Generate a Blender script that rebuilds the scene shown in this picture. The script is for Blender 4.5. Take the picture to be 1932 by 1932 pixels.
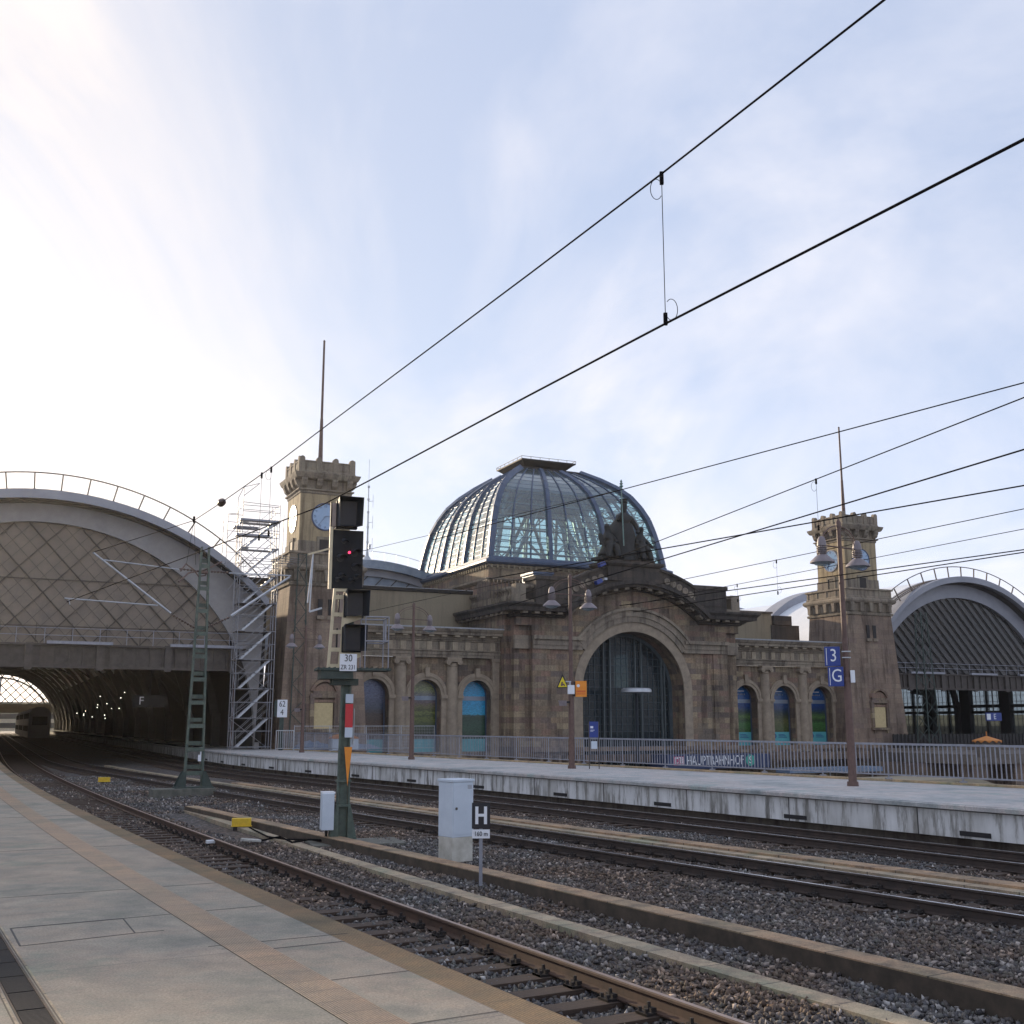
import bpy, bmesh, math, random
import numpy as np
from math import sin, cos, pi, radians, sqrt, atan2, hypot
from mathutils import Vector, Matrix
random.seed(7); RNG = np.random.default_rng(7)
scene = bpy.context.scene
for o in list(bpy.data.objects): bpy.data.objects.remove(o)
COL = scene.collection

# ---------------------------------------------------------------- camera, sky, sun, exposure
cam_d = bpy.data.cameras.new('camera'); cam = bpy.data.objects.new('camera', cam_d); COL.objects.link(cam)
cam.location = (0, 0, 1.7); cam.rotation_euler = (radians(90 + 10.83), 0, 0)
cam_d.sensor_width = 36; cam_d.lens = 2080 / 1932 * 36; cam_d.clip_end = 6000; cam_d.clip_start = 0.05
scene.camera = cam
SUN_AZ = radians(-39); SUN_EL = radians(11.5)
sd = Vector((sin(SUN_AZ) * cos(SUN_EL), cos(SUN_AZ) * cos(SUN_EL), sin(SUN_EL)))
sl = bpy.data.lights.new('sun', 'SUN'); sl.energy = 4.4; sl.angle = radians(0.6); sl.color = (1.0, .80, .56)
so = bpy.data.objects.new('sun', sl); COL.objects.link(so); so.rotation_euler = (-sd).to_track_quat('-Z', 'Y').to_euler()
so.location = (-60, 60, 60)
w = bpy.data.worlds.new('World'); scene.world = w; w.use_nodes = True
N, L = w.node_tree.nodes, w.node_tree.links
bg = N['Background']; bg.inputs[1].default_value = 0.12
sky = N.new('ShaderNodeTexSky'); sky.sky_type = 'NISHITA'; sky.sun_disc = False
sky.sun_elevation = SUN_EL; sky.sun_rotation = SUN_AZ
sky.altitude = 100; sky.air_density = 1.0; sky.dust_density = 0.7; sky.ozone_density = 2.5
def wmath(op, a, b=None, c=None):
    n = N.new('ShaderNodeMath'); n.operation = op
    for i, x in enumerate((a, b, c)):
        if x is None: continue
        if isinstance(x, (int, float)): n.inputs[i].default_value = x
        else: L.new(x, n.inputs[i])
    return n.outputs[0]
tc = N.new('ShaderNodeTexCoord'); sx = N.new('ShaderNodeSeparateXYZ'); L.new(tc.outputs['Generated'], sx.inputs[0])
zz = wmath('ADD', wmath('MAXIMUM', sx.outputs[2], 0.0), 0.18)
cx = N.new('ShaderNodeCombineXYZ'); L.new(wmath('DIVIDE', sx.outputs[0], zz), cx.inputs[0]); L.new(wmath('DIVIDE', sx.outputs[1], zz), cx.inputs[1])
mp = N.new('ShaderNodeMapping'); mp.inputs['Rotation'].default_value = (0, 0, radians(28)); mp.inputs['Scale'].default_value = (1.0, .55, 1); L.new(cx.outputs[0], mp.inputs[0])
n1 = N.new('ShaderNodeTexNoise'); n1.inputs['Scale'].default_value = 1.15; n1.inputs['Detail'].default_value = 11; n1.inputs['Roughness'].default_value = .60; n1.inputs['Distortion'].default_value = .7; L.new(mp.outputs[0], n1.inputs[0])
mp2 = N.new('ShaderNodeMapping'); mp2.inputs['Rotation'].default_value = (0, 0, radians(-50)); mp2.inputs['Scale'].default_value = (1.5, .8, 1); mp2.inputs['Location'].default_value = (7.3, 4.1, 0); L.new(cx.outputs[0], mp2.inputs[0])
n2 = N.new('ShaderNodeTexNoise'); n2.inputs['Scale'].default_value = 1.1; n2.inputs['Detail'].default_value = 10; n2.inputs['Roughness'].default_value = .5; n2.inputs['Distortion'].default_value = .9; L.new(mp2.outputs[0], n2.inputs[0])
def wramp(fac, stops):
    r = N.new('ShaderNodeValToRGB'); e = r.color_ramp.elements
    e[0].position, e[0].color = stops[0][0], (*[stops[0][1]] * 3, 1); e[1].position, e[1].color = stops[1][0], (*[stops[1][1]] * 3, 1)
    L.new(fac, r.inputs[0]); return r.outputs[0]
c1 = wramp(n1.outputs[0], ((.44, 0), (.68, .80))); c2 = wramp(n2.outputs[0], ((.54, 0), (.74, .6)))
fac0 = fac = wmath('MINIMUM', wmath('ADD', c1, c2), .9)
# thin high veil: whitens the sky a little everywhere, more near the horizon
hor = wmath('MULTIPLY', wmath('SUBTRACT', 1.0, wmath('MINIMUM', wmath('MULTIPLY', sx.outputs[2], 3.2), 1.0)), .55)
fac = wmath('MINIMUM', wmath('ADD', wmath('ADD', wmath('MULTIPLY', fac, .30), .66), wmath('MULTIPLY', hor, .6)), .97)
bw = N.new('ShaderNodeRGBToBW'); L.new(sky.outputs[0], bw.inputs[0])
cl = N.new('ShaderNodeMix'); cl.data_type = 'RGBA'; cl.blend_type = 'MIX'
vm = N.new('ShaderNodeVectorMath'); vm.operation = 'SCALE'; tone = N.new('ShaderNodeMix'); tone.data_type = 'RGBA'; tone.inputs['A'].default_value = (.81, .91, 1.18, 1); tone.inputs['B'].default_value = (1.04, 1.05, 1.16, 1)
L.new(wmath('MINIMUM', wmath('ADD', wmath('MULTIPLY', fac0, 1.15), wmath('MULTIPLY', hor, .75)), 1.0), tone.inputs['Factor']); L.new(tone.outputs['Result'], vm.inputs[0])
L.new(wmath('ADD', wmath('MULTIPLY', bw.outputs[0], .24), 5.6), vm.inputs['Scale'])
dt = N.new('ShaderNodeVectorMath'); dt.operation = 'DOT_PRODUCT'; L.new(tc.outputs['Generated'], dt.inputs[0]); dt.inputs[1].default_value = sd
wm = N.new('ShaderNodeMix'); wm.data_type = 'RGBA'; wm.blend_type = 'MULTIPLY'; wm.inputs['B'].default_value = (1.22, 1.04, .80, 1)
L.new(wmath('POWER', wmath('MAXIMUM', dt.outputs['Value'], 0.0), 7.0), wm.inputs['Factor']); L.new(vm.outputs[0], wm.inputs['A'])
L.new(fac, cl.inputs['Factor']); L.new(sky.outputs[0], cl.inputs['A']); L.new(wm.outputs['Result'], cl.inputs['B'])
L.new(cl.outputs['Result'], bg.inputs[0])
scene.view_settings.view_transform = 'Standard'; scene.view_settings.look = 'None'
scene.view_settings.exposure = 0.35; scene.view_settings.gamma = 1
scene.render.engine = 'CYCLES'
scene.cycles.max_bounces = 6; scene.cycles.transparent_max_bounces = 24

# ---------------------------------------------------------------- materials
M = {}
def newmat(name):
    m = bpy.data.materials.new(name); m.use_nodes = True; M[name] = m
    return m, m.node_tree.nodes, m.node_tree.links, m.node_tree.nodes['Principled BSDF']
def node(n, t, **kw):
    x = n.new(t)
    for k, v in kw.items():
        if k in x.inputs: x.inputs[k].default_value = v
        else: setattr(x, k, v)
    return x
def ramp(n, l, src, stops, interp='LINEAR'):
    r = n.new('ShaderNodeValToRGB'); r.color_ramp.interpolation = interp; e = r.color_ramp.elements
    while len(e) < len(stops): e.new(.5)
    for i, (p, c) in enumerate(stops):
        e[i].position = p; e[i].color = (*c, 1) if len(c) == 3 else c
    l.new(src, r.inputs[0]); return r.outputs[0]
def mixc(n, l, fac, a, b, bt='MIX'):
    x = n.new('ShaderNodeMix'); x.data_type = 'RGBA'; x.blend_type = bt
    for s, v in (('Factor', fac), ('A', a), ('B', b)):
        if isinstance(v, (int, float)): x.inputs[s].default_value = v
        elif isinstance(v, tuple): x.inputs[s].default_value = (*v, 1)
        else: l.new(v, x.inputs[s])
    return x.outputs['Result']
def bump(n, l, bs, h, strength=.3, dist=.02):
    b = node(n, 'ShaderNodeBump', Strength=strength, Distance=dist); l.new(h, b.inputs['Height']); l.new(b.outputs[0], bs.inputs['Normal'])
def pm(name, c1, c2=None, scale=2.0, rough=.8, metal=0.0, bmp=.15, detail=6, spec=.5):
    m, n, l, b = newmat(name)
    c2 = c2 or tuple(x * .72 for x in c1)
    t = node(n, 'ShaderNodeTexCoord'); s = node(n, 'ShaderNodeTexNoise', Scale=scale, Detail=detail, Roughness=.62); l.new(t.outputs['Object'], s.inputs[0])
    l.new(ramp(n, l, s.outputs[0], ((.33, c2), (.68, c1))), b.inputs['Base Color'])
    b.inputs['Roughness'].default_value = rough; b.inputs['Metallic'].default_value = metal; b.inputs['Specular IOR Level'].default_value = spec
    if bmp: bump(n, l, b, s.outputs[0], bmp)
    return m
def stone(name, bases, mortar, bw=.95, bh=.42, soot=.5, sootc=(.05, .045, .042), rough=.9, patch=.35, tint=(1.10, 1.14, 1.12), streak=1.0):
    """ashlar: every block its own tint, plus weathering"""
    m, n, l, b = newmat(name)
    t = node(n, 'ShaderNodeTexCoord'); s = node(n, 'ShaderNodeSeparateXYZ'); l.new(t.outputs['Object'], s.inputs[0])
    a = node(n, 'ShaderNodeMath', operation='ADD'); l.new(s.outputs[0], a.inputs[0]); l.new(s.outputs[1], a.inputs[1])
    c = node(n, 'ShaderNodeCombineXYZ'); l.new(a.outputs[0], c.inputs[0]); l.new(s.outputs[2], c.inputs[1])
    br = node(n, 'ShaderNodeTexBrick', Scale=1.0, **{'Mortar Size': .012, 'Brick Width': bw, 'Row Height': bh, 'Mortar Smooth': .3, 'Bias': 0.0})
    br.inputs['Color1'].default_value = (0, 0, 0, 1); br.inputs['Color2'].default_value = (1, 1, 1, 1); br.inputs['Mortar'].default_value = (.5, .5, .5, 1)
    l.new(c.outputs[0], br.inputs[0])
    col = ramp(n, l, br.outputs['Color'], [(i / (len(bases) - 1), x) for i, x in enumerate(bases)])
    n1 = node(n, 'ShaderNodeTexNoise', Scale=.35, Detail=8, Roughness=.65); l.new(t.outputs['Object'], n1.inputs[0])
    f1 = ramp(n, l, n1.outputs[0], ((.42, (0, 0, 0)), (.72, (soot,) * 3)))
    col = mixc(n, l, f1, col, sootc)
    n2 = node(n, 'ShaderNodeTexNoise', Scale=9.0, Detail=6, Roughness=.7); l.new(t.outputs['Object'], n2.inputs[0])
    f2 = ramp(n, l, n2.outputs[0], ((.3, (.62,) * 3), (.7, (1.18,) * 3)))
    col = mixc(n, l, patch * 2, col, f2, 'MULTIPLY')
    f3 = ramp(n, l, br.outputs['Fac'], ((0, (0, 0, 0)), (1, (.6,) * 3)))
    col = mixc(n, l, f3, col, mortar)
    col = mixc(n, l, 1.0, col, tint, 'MULTIPLY')
    # soot and rain streaks running down the stone
    mp = node(n, 'ShaderNodeMapping'); mp.inputs['Scale'].default_value = (1.6, 1.6, .16); l.new(t.outputs['Object'], mp.inputs[0]); n4 = node(n, 'ShaderNodeTexNoise', Scale=1.4, Detail=9, Roughness=.65); l.new(mp.outputs[0], n4.inputs[0])
    col = mixc(n, l, streak, col, ramp(n, l, n4.outputs[0], ((.36, (.50, .48, .48)), (.50, (1.0, 1.0, 1.0)), (.72, (1.18, 1.16, 1.12)))), 'MULTIPLY')
    l.new(col, b.inputs['Base Color']); b.inputs['Roughness'].default_value = rough
    bump(n, l, b, n2.outputs[0], .25, .03)
    return m
stone('sandstone', ((.13, .095, .08), (.31, .215, .14), (.20, .145, .11), (.37, .28, .18), (.16, .125, .11), (.29, .175, .13), (.24, .18, .13)), (.11, .085, .07), soot=.65, patch=.5)
stone('sandstone_tower', ((.19, .13, .10), (.255, .18, .135), (.22, .155, .12), (.27, .20, .15), (.20, .135, .115)), (.13, .10, .08), soot=.4)
stone('sandstone_warm', ((.34, .255, .155), (.37, .285, .18), (.35, .265, .165), (.39, .30, .19)), (.27, .21, .13), bw=1.4, bh=.6, soot=.22, sootc=(.16, .12, .08), patch=.2)
stone('sandstone_grey', ((.23, .19, .15), (.29, .23, .175), (.25, .20, .16), (.30, .25, .19)), (.14, .12, .10), bw=1.3, bh=.7, soot=.45)
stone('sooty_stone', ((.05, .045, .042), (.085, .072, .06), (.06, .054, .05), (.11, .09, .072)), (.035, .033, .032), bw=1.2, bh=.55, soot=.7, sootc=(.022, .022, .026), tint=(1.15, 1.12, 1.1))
stone('plain_wall', ((.25, .205, .145), (.27, .22, .155), (.26, .21, .15)), (.24, .195, .14), bw=2.2, bh=1.1, soot=.25, sootc=(.2, .16, .11), patch=.12, streak=.35)
stone('brown_wall', ((.15, .12, .10), (.19, .155, .13), (.17, .135, .115)), (.11, .09, .08), bw=1.5, bh=.7, soot=.4)
pm('bronze_dark', (.014, .017, .018), (.006, .007, .008), 6, .7, bmp=.4)
pm('roof_metal', (.28, .33, .40), (.18, .22, .28), 1.2, .45, .5, bmp=.05)
pm('roof_membrane', (.80, .82, .84), (.70, .73, .76), .5, .5, bmp=.03)
pm('roof_dark', (.035, .032, .03), None, 1, .9)
pm('roof_fascia', (.33, .34, .38), (.26, .27, .31), .8, .55, bmp=.05)
pm('arch_band', (.34, .325, .32), (.27, .26, .255), 1.5, .8, bmp=.08)
pm('blue_steel', (.08, .115, .185), (.055, .08, .135), 1.5, .45, .2, bmp=.03)
pm('dome_inner_steel', (.13, .21, .27), (.09, .15, .20), 2, .5, bmp=.03)
pm('gable_membrane', (.255, .21, .165), (.185, .155, .13), .9, .8, bmp=.08)
pm('gable_bars', (.10, .085, .072), (.07, .06, .05), 3, .8)
pm('portal_steel', (.085, .11, .125), (.06, .08, .09), 3, .5)
pm('old_concrete', (.17, .165, .14), (.09, .095, .08), 5, .9, bmp=.3)
pm('beige_band', (.50, .44, .32), (.42, .37, .27), 1, .8)
pm('joint_grey', (.10, .095, .09), None, 4, .9)
pm('bar_brown', (.13, .105, .09), (.09, .075, .065), 4, .7)
pm('lattice_dark', (.045, .042, .042), None, 3, .7)
pm('steel_brown', (.10, .085, .075), (.06, .05, .045), 2.5, .75, bmp=.2)
pm('steel_black', (.022, .02, .022), None, 2, .7)
pm('green_paint', (.105, .145, .115), (.06, .08, .068), 7, .6, bmp=.15)
pm('green_dark', (.05, .075, .065), (.03, .045, .04), 5, .65)
pm('galvanised', (.55, .57, .60), (.42, .44, .47), 5, .45, .5, bmp=.05)
pm('scaffold_tube', (.34, .34, .36), (.22, .22, .23), 6, .5, .4, bmp=.05)
pm('sunlit_cream', (.72, .62, .42), (.60, .51, .34), 6, .6)  # sunlight on the signal frames is put into this pale warm colour
pm('signal_black', (.013, .016, .022), (.008, .01, .014), 5, .7, bmp=.08, spec=.25)
pm('column_stone', (.37, .30, .22), (.24, .195, .15), 2.2, .9, bmp=.25)
pm('kerb_face_shade', (.10, .075, .055), (.05, .04, .03), 4, .95, bmp=.3)  # darker than the kerb top: shade on the side put into the colour
pm('signal_hood', (.025, .032, .045), (.015, .02, .028), 4, .65, bmp=.05, spec=.3)
pm('panel_pink', (.46, .36, .31), (.38, .30, .26), 5, .6)
pm('lamp_brown', (.155, .092, .075), (.10, .06, .05), 8, .6, bmp=.08)
pm('lamp_shade_paint', (.26, .225, .235), (.20, .17, .18), 6, .5, bmp=.04)
pm('railing_paint', (.33, .34, .385), (.24, .245, .28), 5, .5, .2, bmp=.05)
pm('wire_black', (.010, .010, .012), None, 3, 1.0, bmp=0, spec=.05)
pm('cabinet_grey', (.60, .67, .75), (.52, .59, .67), 3, .55, bmp=.04)
pm('cabinet_base', (.62, .60, .54), (.42, .40, .34), 4, .85, bmp=.2)
pm('sign_white', (.82, .84, .88), (.76, .78, .82), 4, .5, bmp=0)
pm('sign_black', (.018, .018, .025), None, 4, .5, bmp=0)
pm('sign_blue', (.02, .05, .26), (.017, .042, .23), 4, .4, bmp=0)
pm('sign_navy', (.03, .05, .13), (.022, .04, .10), 4, .5, bmp=0)
pm('sign_red', (.62, .03, .04), (.55, .025, .035), 4, .5, bmp=0)
pm('sign_orange', (.85, .30, .03), (.78, .26, .025), 4, .55, bmp=0)
pm('awning_orange', (.60, .24, .06), (.48, .18, .04), 6, .8, bmp=.1)
pm('sign_yellow', (.80, .64, .02), (.72, .57, .02), 4, .5, bmp=0)
pm('box_yellow', (.78, .52, .03), (.62, .40, .03), 9, .6, bmp=.05)
pm('db_red', (.50, .10, .20), (.45, .09, .18), 4, .5, bmp=0)
pm('s_green', (.05, .38, .30), (.04, .33, .26), 4, .5, bmp=0)
pm('teal_panel', (.10, .42, .46), (.08, .36, .41), 1.5, .5, bmp=0)
pm('blue_tarp', (.13, .20, .32), (.20, .24, .30), 3, .7, bmp=.5)
pm('niche_board', (.62, .50, .27), (.52, .41, .22), 6, .8, bmp=.1)
pm('clock_white', (.32, .46, .64), (.28, .41, .58), 2, .12, bmp=0)
pm('clock_blue', (.03, .06, .16), None, 3, .4, bmp=0)
pm('sandy_roof', (.42, .36, .26), (.34, .29, .21), .8, .85, bmp=.1)
pm('street_asphalt', (.075, .075, .078), (.05, .05, .053), .6, .9, bmp=.2)
pm('earth', (.12, .105, .085), (.08, .07, .06), 1.5, .95, bmp=.4)
pm('rail_side', (.105, .058, .038), (.06, .036, .026), 5, .8, bmp=.15)
pm('rail_side_dark', (.06, .040, .032), (.035, .026, .022), 5, .8, bmp=.15)
pm('rail_head', (.40, .29, .23), (.30, .21, .17), 8, .38, .8, bmp=.02)
pm('rail_head_bright', (.74, .74, .78), (.55, .54, .57), 8, .25, .95, bmp=.02)
pm('clip_black', (.035, .028, .026), None, 9, .8, bmp=.3)
pm('train_grey', (.30, .31, .33), (.24, .25, .27), 1, .5, bmp=.03)
pm('train_red', (.45, .05, .04), (.38, .04, .035), 1, .5, bmp=.03)
pm('insulator_brown', (.10, .06, .045), None, 6, .35, bmp=0)
pm('copper_green', (.20, .30, .27), (.12, .2, .18), 4, .7, bmp=.1)
pm('concrete_cover', (.55, .54, .50), (.40, .39, .36), 7, .85, bmp=.25)

def wood_mat(name, a, b_):
    m, n, l, b = newmat(name)
    t = node(n, 'ShaderNodeTexCoord'); mp = node(n, 'ShaderNodeMapping'); mp.inputs['Scale'].default_value = (1.2, 14, 14); l.new(t.outputs['Object'], mp.inputs[0])
    s = node(n, 'ShaderNodeTexNoise', Scale=2.2, Detail=8, Roughness=.7); l.new(mp.outputs[0], s.inputs[0])
    l.new(ramp(n, l, s.outputs[0], ((.3, b_), (.72, a))), b.inputs['Base Color']); b.inputs['Roughness'].default_value = .85
    bump(n, l, b, s.outputs[0], .6, .02)
wood_mat('sleeper_wood', (.105, .068, .048), (.030, .022, .018))

def ballast_mat(name, cols, scale=16.0, bstr=1.0):
    m, n, l, b = newmat(name)
    t = node(n, 'ShaderNodeTexCoord'); v = node(n, 'ShaderNodeTexVoronoi', Scale=scale); l.new(t.outputs['Object'], v.inputs[0])
    s = node(n, 'ShaderNodeSeparateColor'); l.new(v.outputs['Color'], s.inputs[0])
    col = ramp(n, l, s.outputs[0], cols)
    d = ramp(n, l, v.outputs['Distance'], ((.0, (1,) * 3), (.75, (.25,) * 3)))
    n2 = node(n, 'ShaderNodeTexNoise', Scale=.5, Detail=5); l.new(t.outputs['Object'], n2.inputs[0])
    rust = ramp(n, l, n2.outputs[0], ((.45, (1, 1, 1)), (.62, (1.05, .85, .68))))
    col = mixc(n, l, 1.0, col, rust, 'MULTIPLY')
    l.new(col, b.inputs['Base Color']); b.inputs['Roughness'].default_value = .9
    bump(n, l, b, d, bstr, .05)
BC = ((0, (.035, .034, .036)), (.35, (.085, .08, .08)), (.6, (.06, .05, .045)), (.8, (.14, .12, .105)), (1, (.22, .21, .215)))
ballast_mat('ballast_ground', BC)
def gravel_mat(name, cols):
    m, n, l, b = newmat(name)
    g = n.new('ShaderNodeNewGeometry'); col = ramp(n, l, g.outputs['Random Per Island'], cols)
    t = node(n, 'ShaderNodeTexCoord'); n2 = node(n, 'ShaderNodeTexNoise', Scale=.45, Detail=4); l.new(t.outputs['Object'], n2.inputs[0])
    col = mixc(n, l, 1.0, col, ramp(n, l, n2.outputs[0], ((.42, (1, 1, 1)), (.62, (1.1, .84, .66)))), 'MULTIPLY')
    n3 = node(n, 'ShaderNodeTexNoise', Scale=40, Detail=4); l.new(t.outputs['Object'], n3.inputs[0])
    col = mixc(n, l, .5, col, ramp(n, l, n3.outputs[0], ((.3, (.6,) * 3), (.7, (1.2,) * 3))), 'MULTIPLY')
    l.new(col, b.inputs['Base Color']); b.inputs['Roughness'].default_value = .85
gravel_mat('gravel', ((0, (.05, .048, .052)), (.3, (.13, .125, .13)), (.45, (.085, .07, .06)), (.6, (.18, .165, .15)), (.75, (.10, .105, .095)), (.9, (.27, .25, .235)), (1, (.50, .48, .46))))

def paving(name, c1, c2, joint, su, sv, off=0.0, bdist=.004, jw=.006, extra=0, stainc=(.16, .14, .12), rough=.85):
    """UV in metres: u along the platform, v across"""
    m, n, l, b = newmat(name)
    t = node(n, 'ShaderNodeTexCoord')
    br = node(n, 'ShaderNodeTexBrick', Scale=1.0, **{'Mortar Size': jw, 'Brick Width': su, 'Row Height': sv, 'Mortar Smooth': .2}); br.offset = off
    br.inputs['Color1'].default_value = (.93,) * 3 + (1,); br.inputs['Color2'].default_value = (1.05,) * 3 + (1,); br.inputs['Mortar'].default_value = (1, 1, 1, 1)
    l.new(t.outputs['UV'], br.inputs[0])
    s1 = node(n, 'ShaderNodeTexNoise', Scale=1.3, Detail=9, Roughness=.7); l.new(t.outputs['Object'], s1.inputs[0])
    s2 = node(n, 'ShaderNodeTexNoise', Scale=60, Detail=6, Roughness=.8); l.new(t.outputs['Object'], s2.inputs[0])
    s3 = node(n, 'ShaderNodeTexNoise', Scale=3.0, Detail=8, Roughness=.75); l.new(t.outputs['Object'], s3.inputs[0])
    s4 = node(n, 'ShaderNodeTexNoise', Scale=.45, Detail=6, Roughness=.7); l.new(t.outputs['Object'], s4.inputs[0]); s5 = node(n, 'ShaderNodeTexVoronoi', Scale=2.3); l.new(t.outputs['Object'], s5.inputs[0])
    col = ramp(n, l, s1.outputs[0], ((.35, c2), (.65, c1)))
    col = mixc(n, l, ramp(n, l, s3.outputs[0], ((.46, (0, 0, 0)), (.66, (.8,) * 3))), col, stainc)
    col = mixc(n, l, .8, col, ramp(n, l, s2.outputs[0], ((.38, (.55,) * 3), (.62, (1.35,) * 3))), 'MULTIPLY')
    col = mixc(n, l, .9, col, ramp(n, l, s4.outputs[0], ((.34, (.58, .63, .58)), (.45, (1.0, .96, .88)), (.54, (1.2, 1.03, .90)), (.64, (.76, .84, .74)))), 'MULTIPLY')
    col = mixc(n, l, .8, col, ramp(n, l, s5.outputs['Distance'], ((.0, (.25, .24, .23)), (.035, (.45, .45, .44)), (.05, (1, 1, 1)))), 'MULTIPLY')
    col = mixc(n, l, 1.0, col, br.outputs['Color'], 'MULTIPLY')
    f3 = ramp(n, l, br.outputs['Fac'], ((0, (0, 0, 0)), (1, (.85,) * 3)))
    col = mixc(n, l, f3, col, joint); l.new(col, b.inputs['Base Color']); b.inputs['Roughness'].default_value = rough
    h = node(n, 'ShaderNodeMath', operation='MULTIPLY_ADD'); h.inputs[1].default_value = -1.0; l.new(br.outputs['Fac'], h.inputs[0]); l.new(s2.outputs[0], h.inputs[2])
    hh = h.outputs[0]
    if extra:
        wv = node(n, 'ShaderNodeTexWave', Scale=extra); wv.bands_direction = 'Y'; l.new(t.outputs['UV'], wv.inputs[0])
        k = node(n, 'ShaderNodeMath', operation='MULTIPLY_ADD'); k.inputs[1].default_value = 1.6; l.new(wv.outputs['Fac'], k.inputs[0]); l.new(hh, k.inputs[2]); hh = k.outputs[0]
        sh = ramp(n, l, wv.outputs['Fac'], ((.1, (.55,) * 3), (.5, (1.0,) * 3)))
        col2 = mixc(n, l, 1.0, col, sh, 'MULTIPLY'); l.new(col2, b.inputs['Base Color'])
    bump(n, l, b, hh, .5, bdist)
paving('platform_paving', (.345, .31, .26), (.225, .22, .19), (.12, .11, .10), 2.6, 40, .5, stainc=(.20, .19, .175), rough=.7)
paving('platform_edge', (.27, .19, .10), (.17, .13, .08), (.10, .08, .05), 1.0, .6, 0, stainc=(.16, .12, .075), extra=14)
paving('tactile', (.40, .275, .17), (.27, .20, .14), (.13, .09, .06), .30, 10, 0, extra=17, stainc=(.28, .21, .15), rough=.45)
paving('far_paving', (.50, .52, .55), (.40, .42, .45), (.22, .22, .24), 3.0, 1.3, .5, stainc=(.33, .34, .36))
paving('yellow_kerb', (.50, .40, .25), (.38, .30, .19), (.15, .12, .08), 1.2, 10, 0)
paving('trough_light', (.44, .38, .28), (.30, .265, .20), (.07, .06, .05), .95, 10, 0, jw=.012)
paving('trough_brown', (.42, .31, .20), (.30, .22, .15), (.05, .04, .03), 1.35, 10, 0, jw=.014, stainc=(.11, .085, .065))
paving('drain_iron', (.13, .10, .075), (.08, .06, .05), (.03, .03, .03), .5, 10, 0, extra=0, stainc=(.05, .04, .04))
def far_wall_mat():
    m, n, l, b = newmat('streaked_concrete'); t = node(n, 'ShaderNodeTexCoord')
    mp = node(n, 'ShaderNodeMapping'); mp.inputs['Scale'].default_value = (2.2, .30, 1); l.new(t.outputs['UV'], mp.inputs[0])
    s = node(n, 'ShaderNodeTexNoise', Scale=1.3, Detail=8, Roughness=.7); l.new(mp.outputs[0], s.inputs[0])
    mp2 = node(n, 'ShaderNodeMapping'); mp2.inputs['Scale'].default_value = (1.0, .6, 1); l.new(t.outputs['UV'], mp2.inputs[0])
    s2 = node(n, 'ShaderNodeTexNoise', Scale=.8, Detail=6); l.new(mp2.outputs[0], s2.inputs[0])
    br = node(n, 'ShaderNodeTexBrick', Scale=1.0, **{'Mortar Size': .02, 'Brick Width': 3.9, 'Row Height': 30, 'Mortar Smooth': .2}); l.new(t.outputs['UV'], br.inputs[0])
    col = ramp(n, l, s.outputs[0], ((.34, (.13, .125, .115)), (.44, (.36, .35, .33)), (.50, (.68, .68, .67)), (.66, (.80, .80, .79))))
    col = mixc(n, l, ramp(n, l, s2.outputs[0], ((.45, (0, 0, 0)), (.7, (.6,) * 3))), col, (.34, .325, .29))
    col = mixc(n, l, br.outputs['Fac'], col, (.08, .075, .07)); l.new(col, b.inputs['Base Color']); b.inputs['Roughness'].default_value = .9
    bump(n, l, b, s.outputs[0], .2, .02)
far_wall_mat()
def glassmat(name, tint, refl=(1, 1, 1), ior=1.5, rough=.02, tr=.85, diff=None):
    m = bpy.data.materials.new(name); m.use_nodes = True; M[name] = m; n, l = m.node_tree.nodes, m.node_tree.links; n.clear()
    o = n.new('ShaderNodeOutputMaterial'); t = n.new('ShaderNodeBsdfTransparent'); t.inputs[0].default_value = (*tint, 1)
    g = n.new('ShaderNodeBsdfGlossy'); g.inputs['Roughness'].default_value = rough; g.inputs['Color'].default_value = (*refl, 1)
    lw = n.new('ShaderNodeLayerWeight'); lw.inputs[0].default_value = .5; f0 = ((ior - 1) / (ior + 1)) ** 2
    pw = n.new('ShaderNodeMath'); pw.operation = 'POWER'; pw.inputs[1].default_value = 3.0; l.new(lw.outputs['Facing'], pw.inputs[0])
    f = n.new('ShaderNodeMath'); f.operation = 'MULTIPLY_ADD'; f.inputs[1].default_value = 1 - f0; f.inputs[2].default_value = f0; l.new(pw.outputs[0], f.inputs[0]); mx = n.new('ShaderNodeMixShader')
    l.new(f.outputs[0], mx.inputs[0]); l.new(t.outputs[0], mx.inputs[1]); l.new(g.outputs[0], mx.inputs[2]); last = mx.outputs[0]
    if diff:
        d = n.new('ShaderNodeBsdfDiffuse'); d.inputs[0].default_value = (*diff[0], 1); m2 = n.new('ShaderNodeMixShader'); m2.inputs[0].default_value = diff[1]
        l.new(last, m2.inputs[1]); l.new(d.outputs[0], m2.inputs[2]); last = m2.outputs[0]
    l.new(last, o.inputs[0])
glassmat('dome_glass', (.68, .87, .88), refl=(1, 1, .94), ior=2.0, rough=.08, diff=((.45, .58, .60), .10))
glassmat('portal_glass', (.20, .27, .31), ior=1.35, diff=((.045, .065, .08), .45))
glassmat('gable_glass', (.34, .34, .37), ior=1.35, diff=((.10, .09, .09), .30))
glassmat('grimy_glass', (.62, .68, .70), ior=1.3, diff=((.35, .39, .40), .25))
glassmat('window_glass', (.60, .72, .78), ior=1.3, diff=((.5, .6, .65), .25))
def emis(name, c, s):
    m = bpy.data.materials.new(name); m.use_nodes = True; M[name] = m; b = m.node_tree.nodes['Principled BSDF']
    b.inputs['Base Color'].default_value = (*c, 1); b.inputs['Emission Color'].default_value = (*c, 1); b.inputs['Emission Strength'].default_value = s
emis('red_light', (1, .03, .10), 3.0); emis('glint_glow', (1, .97, .85), 5.0)
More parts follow.
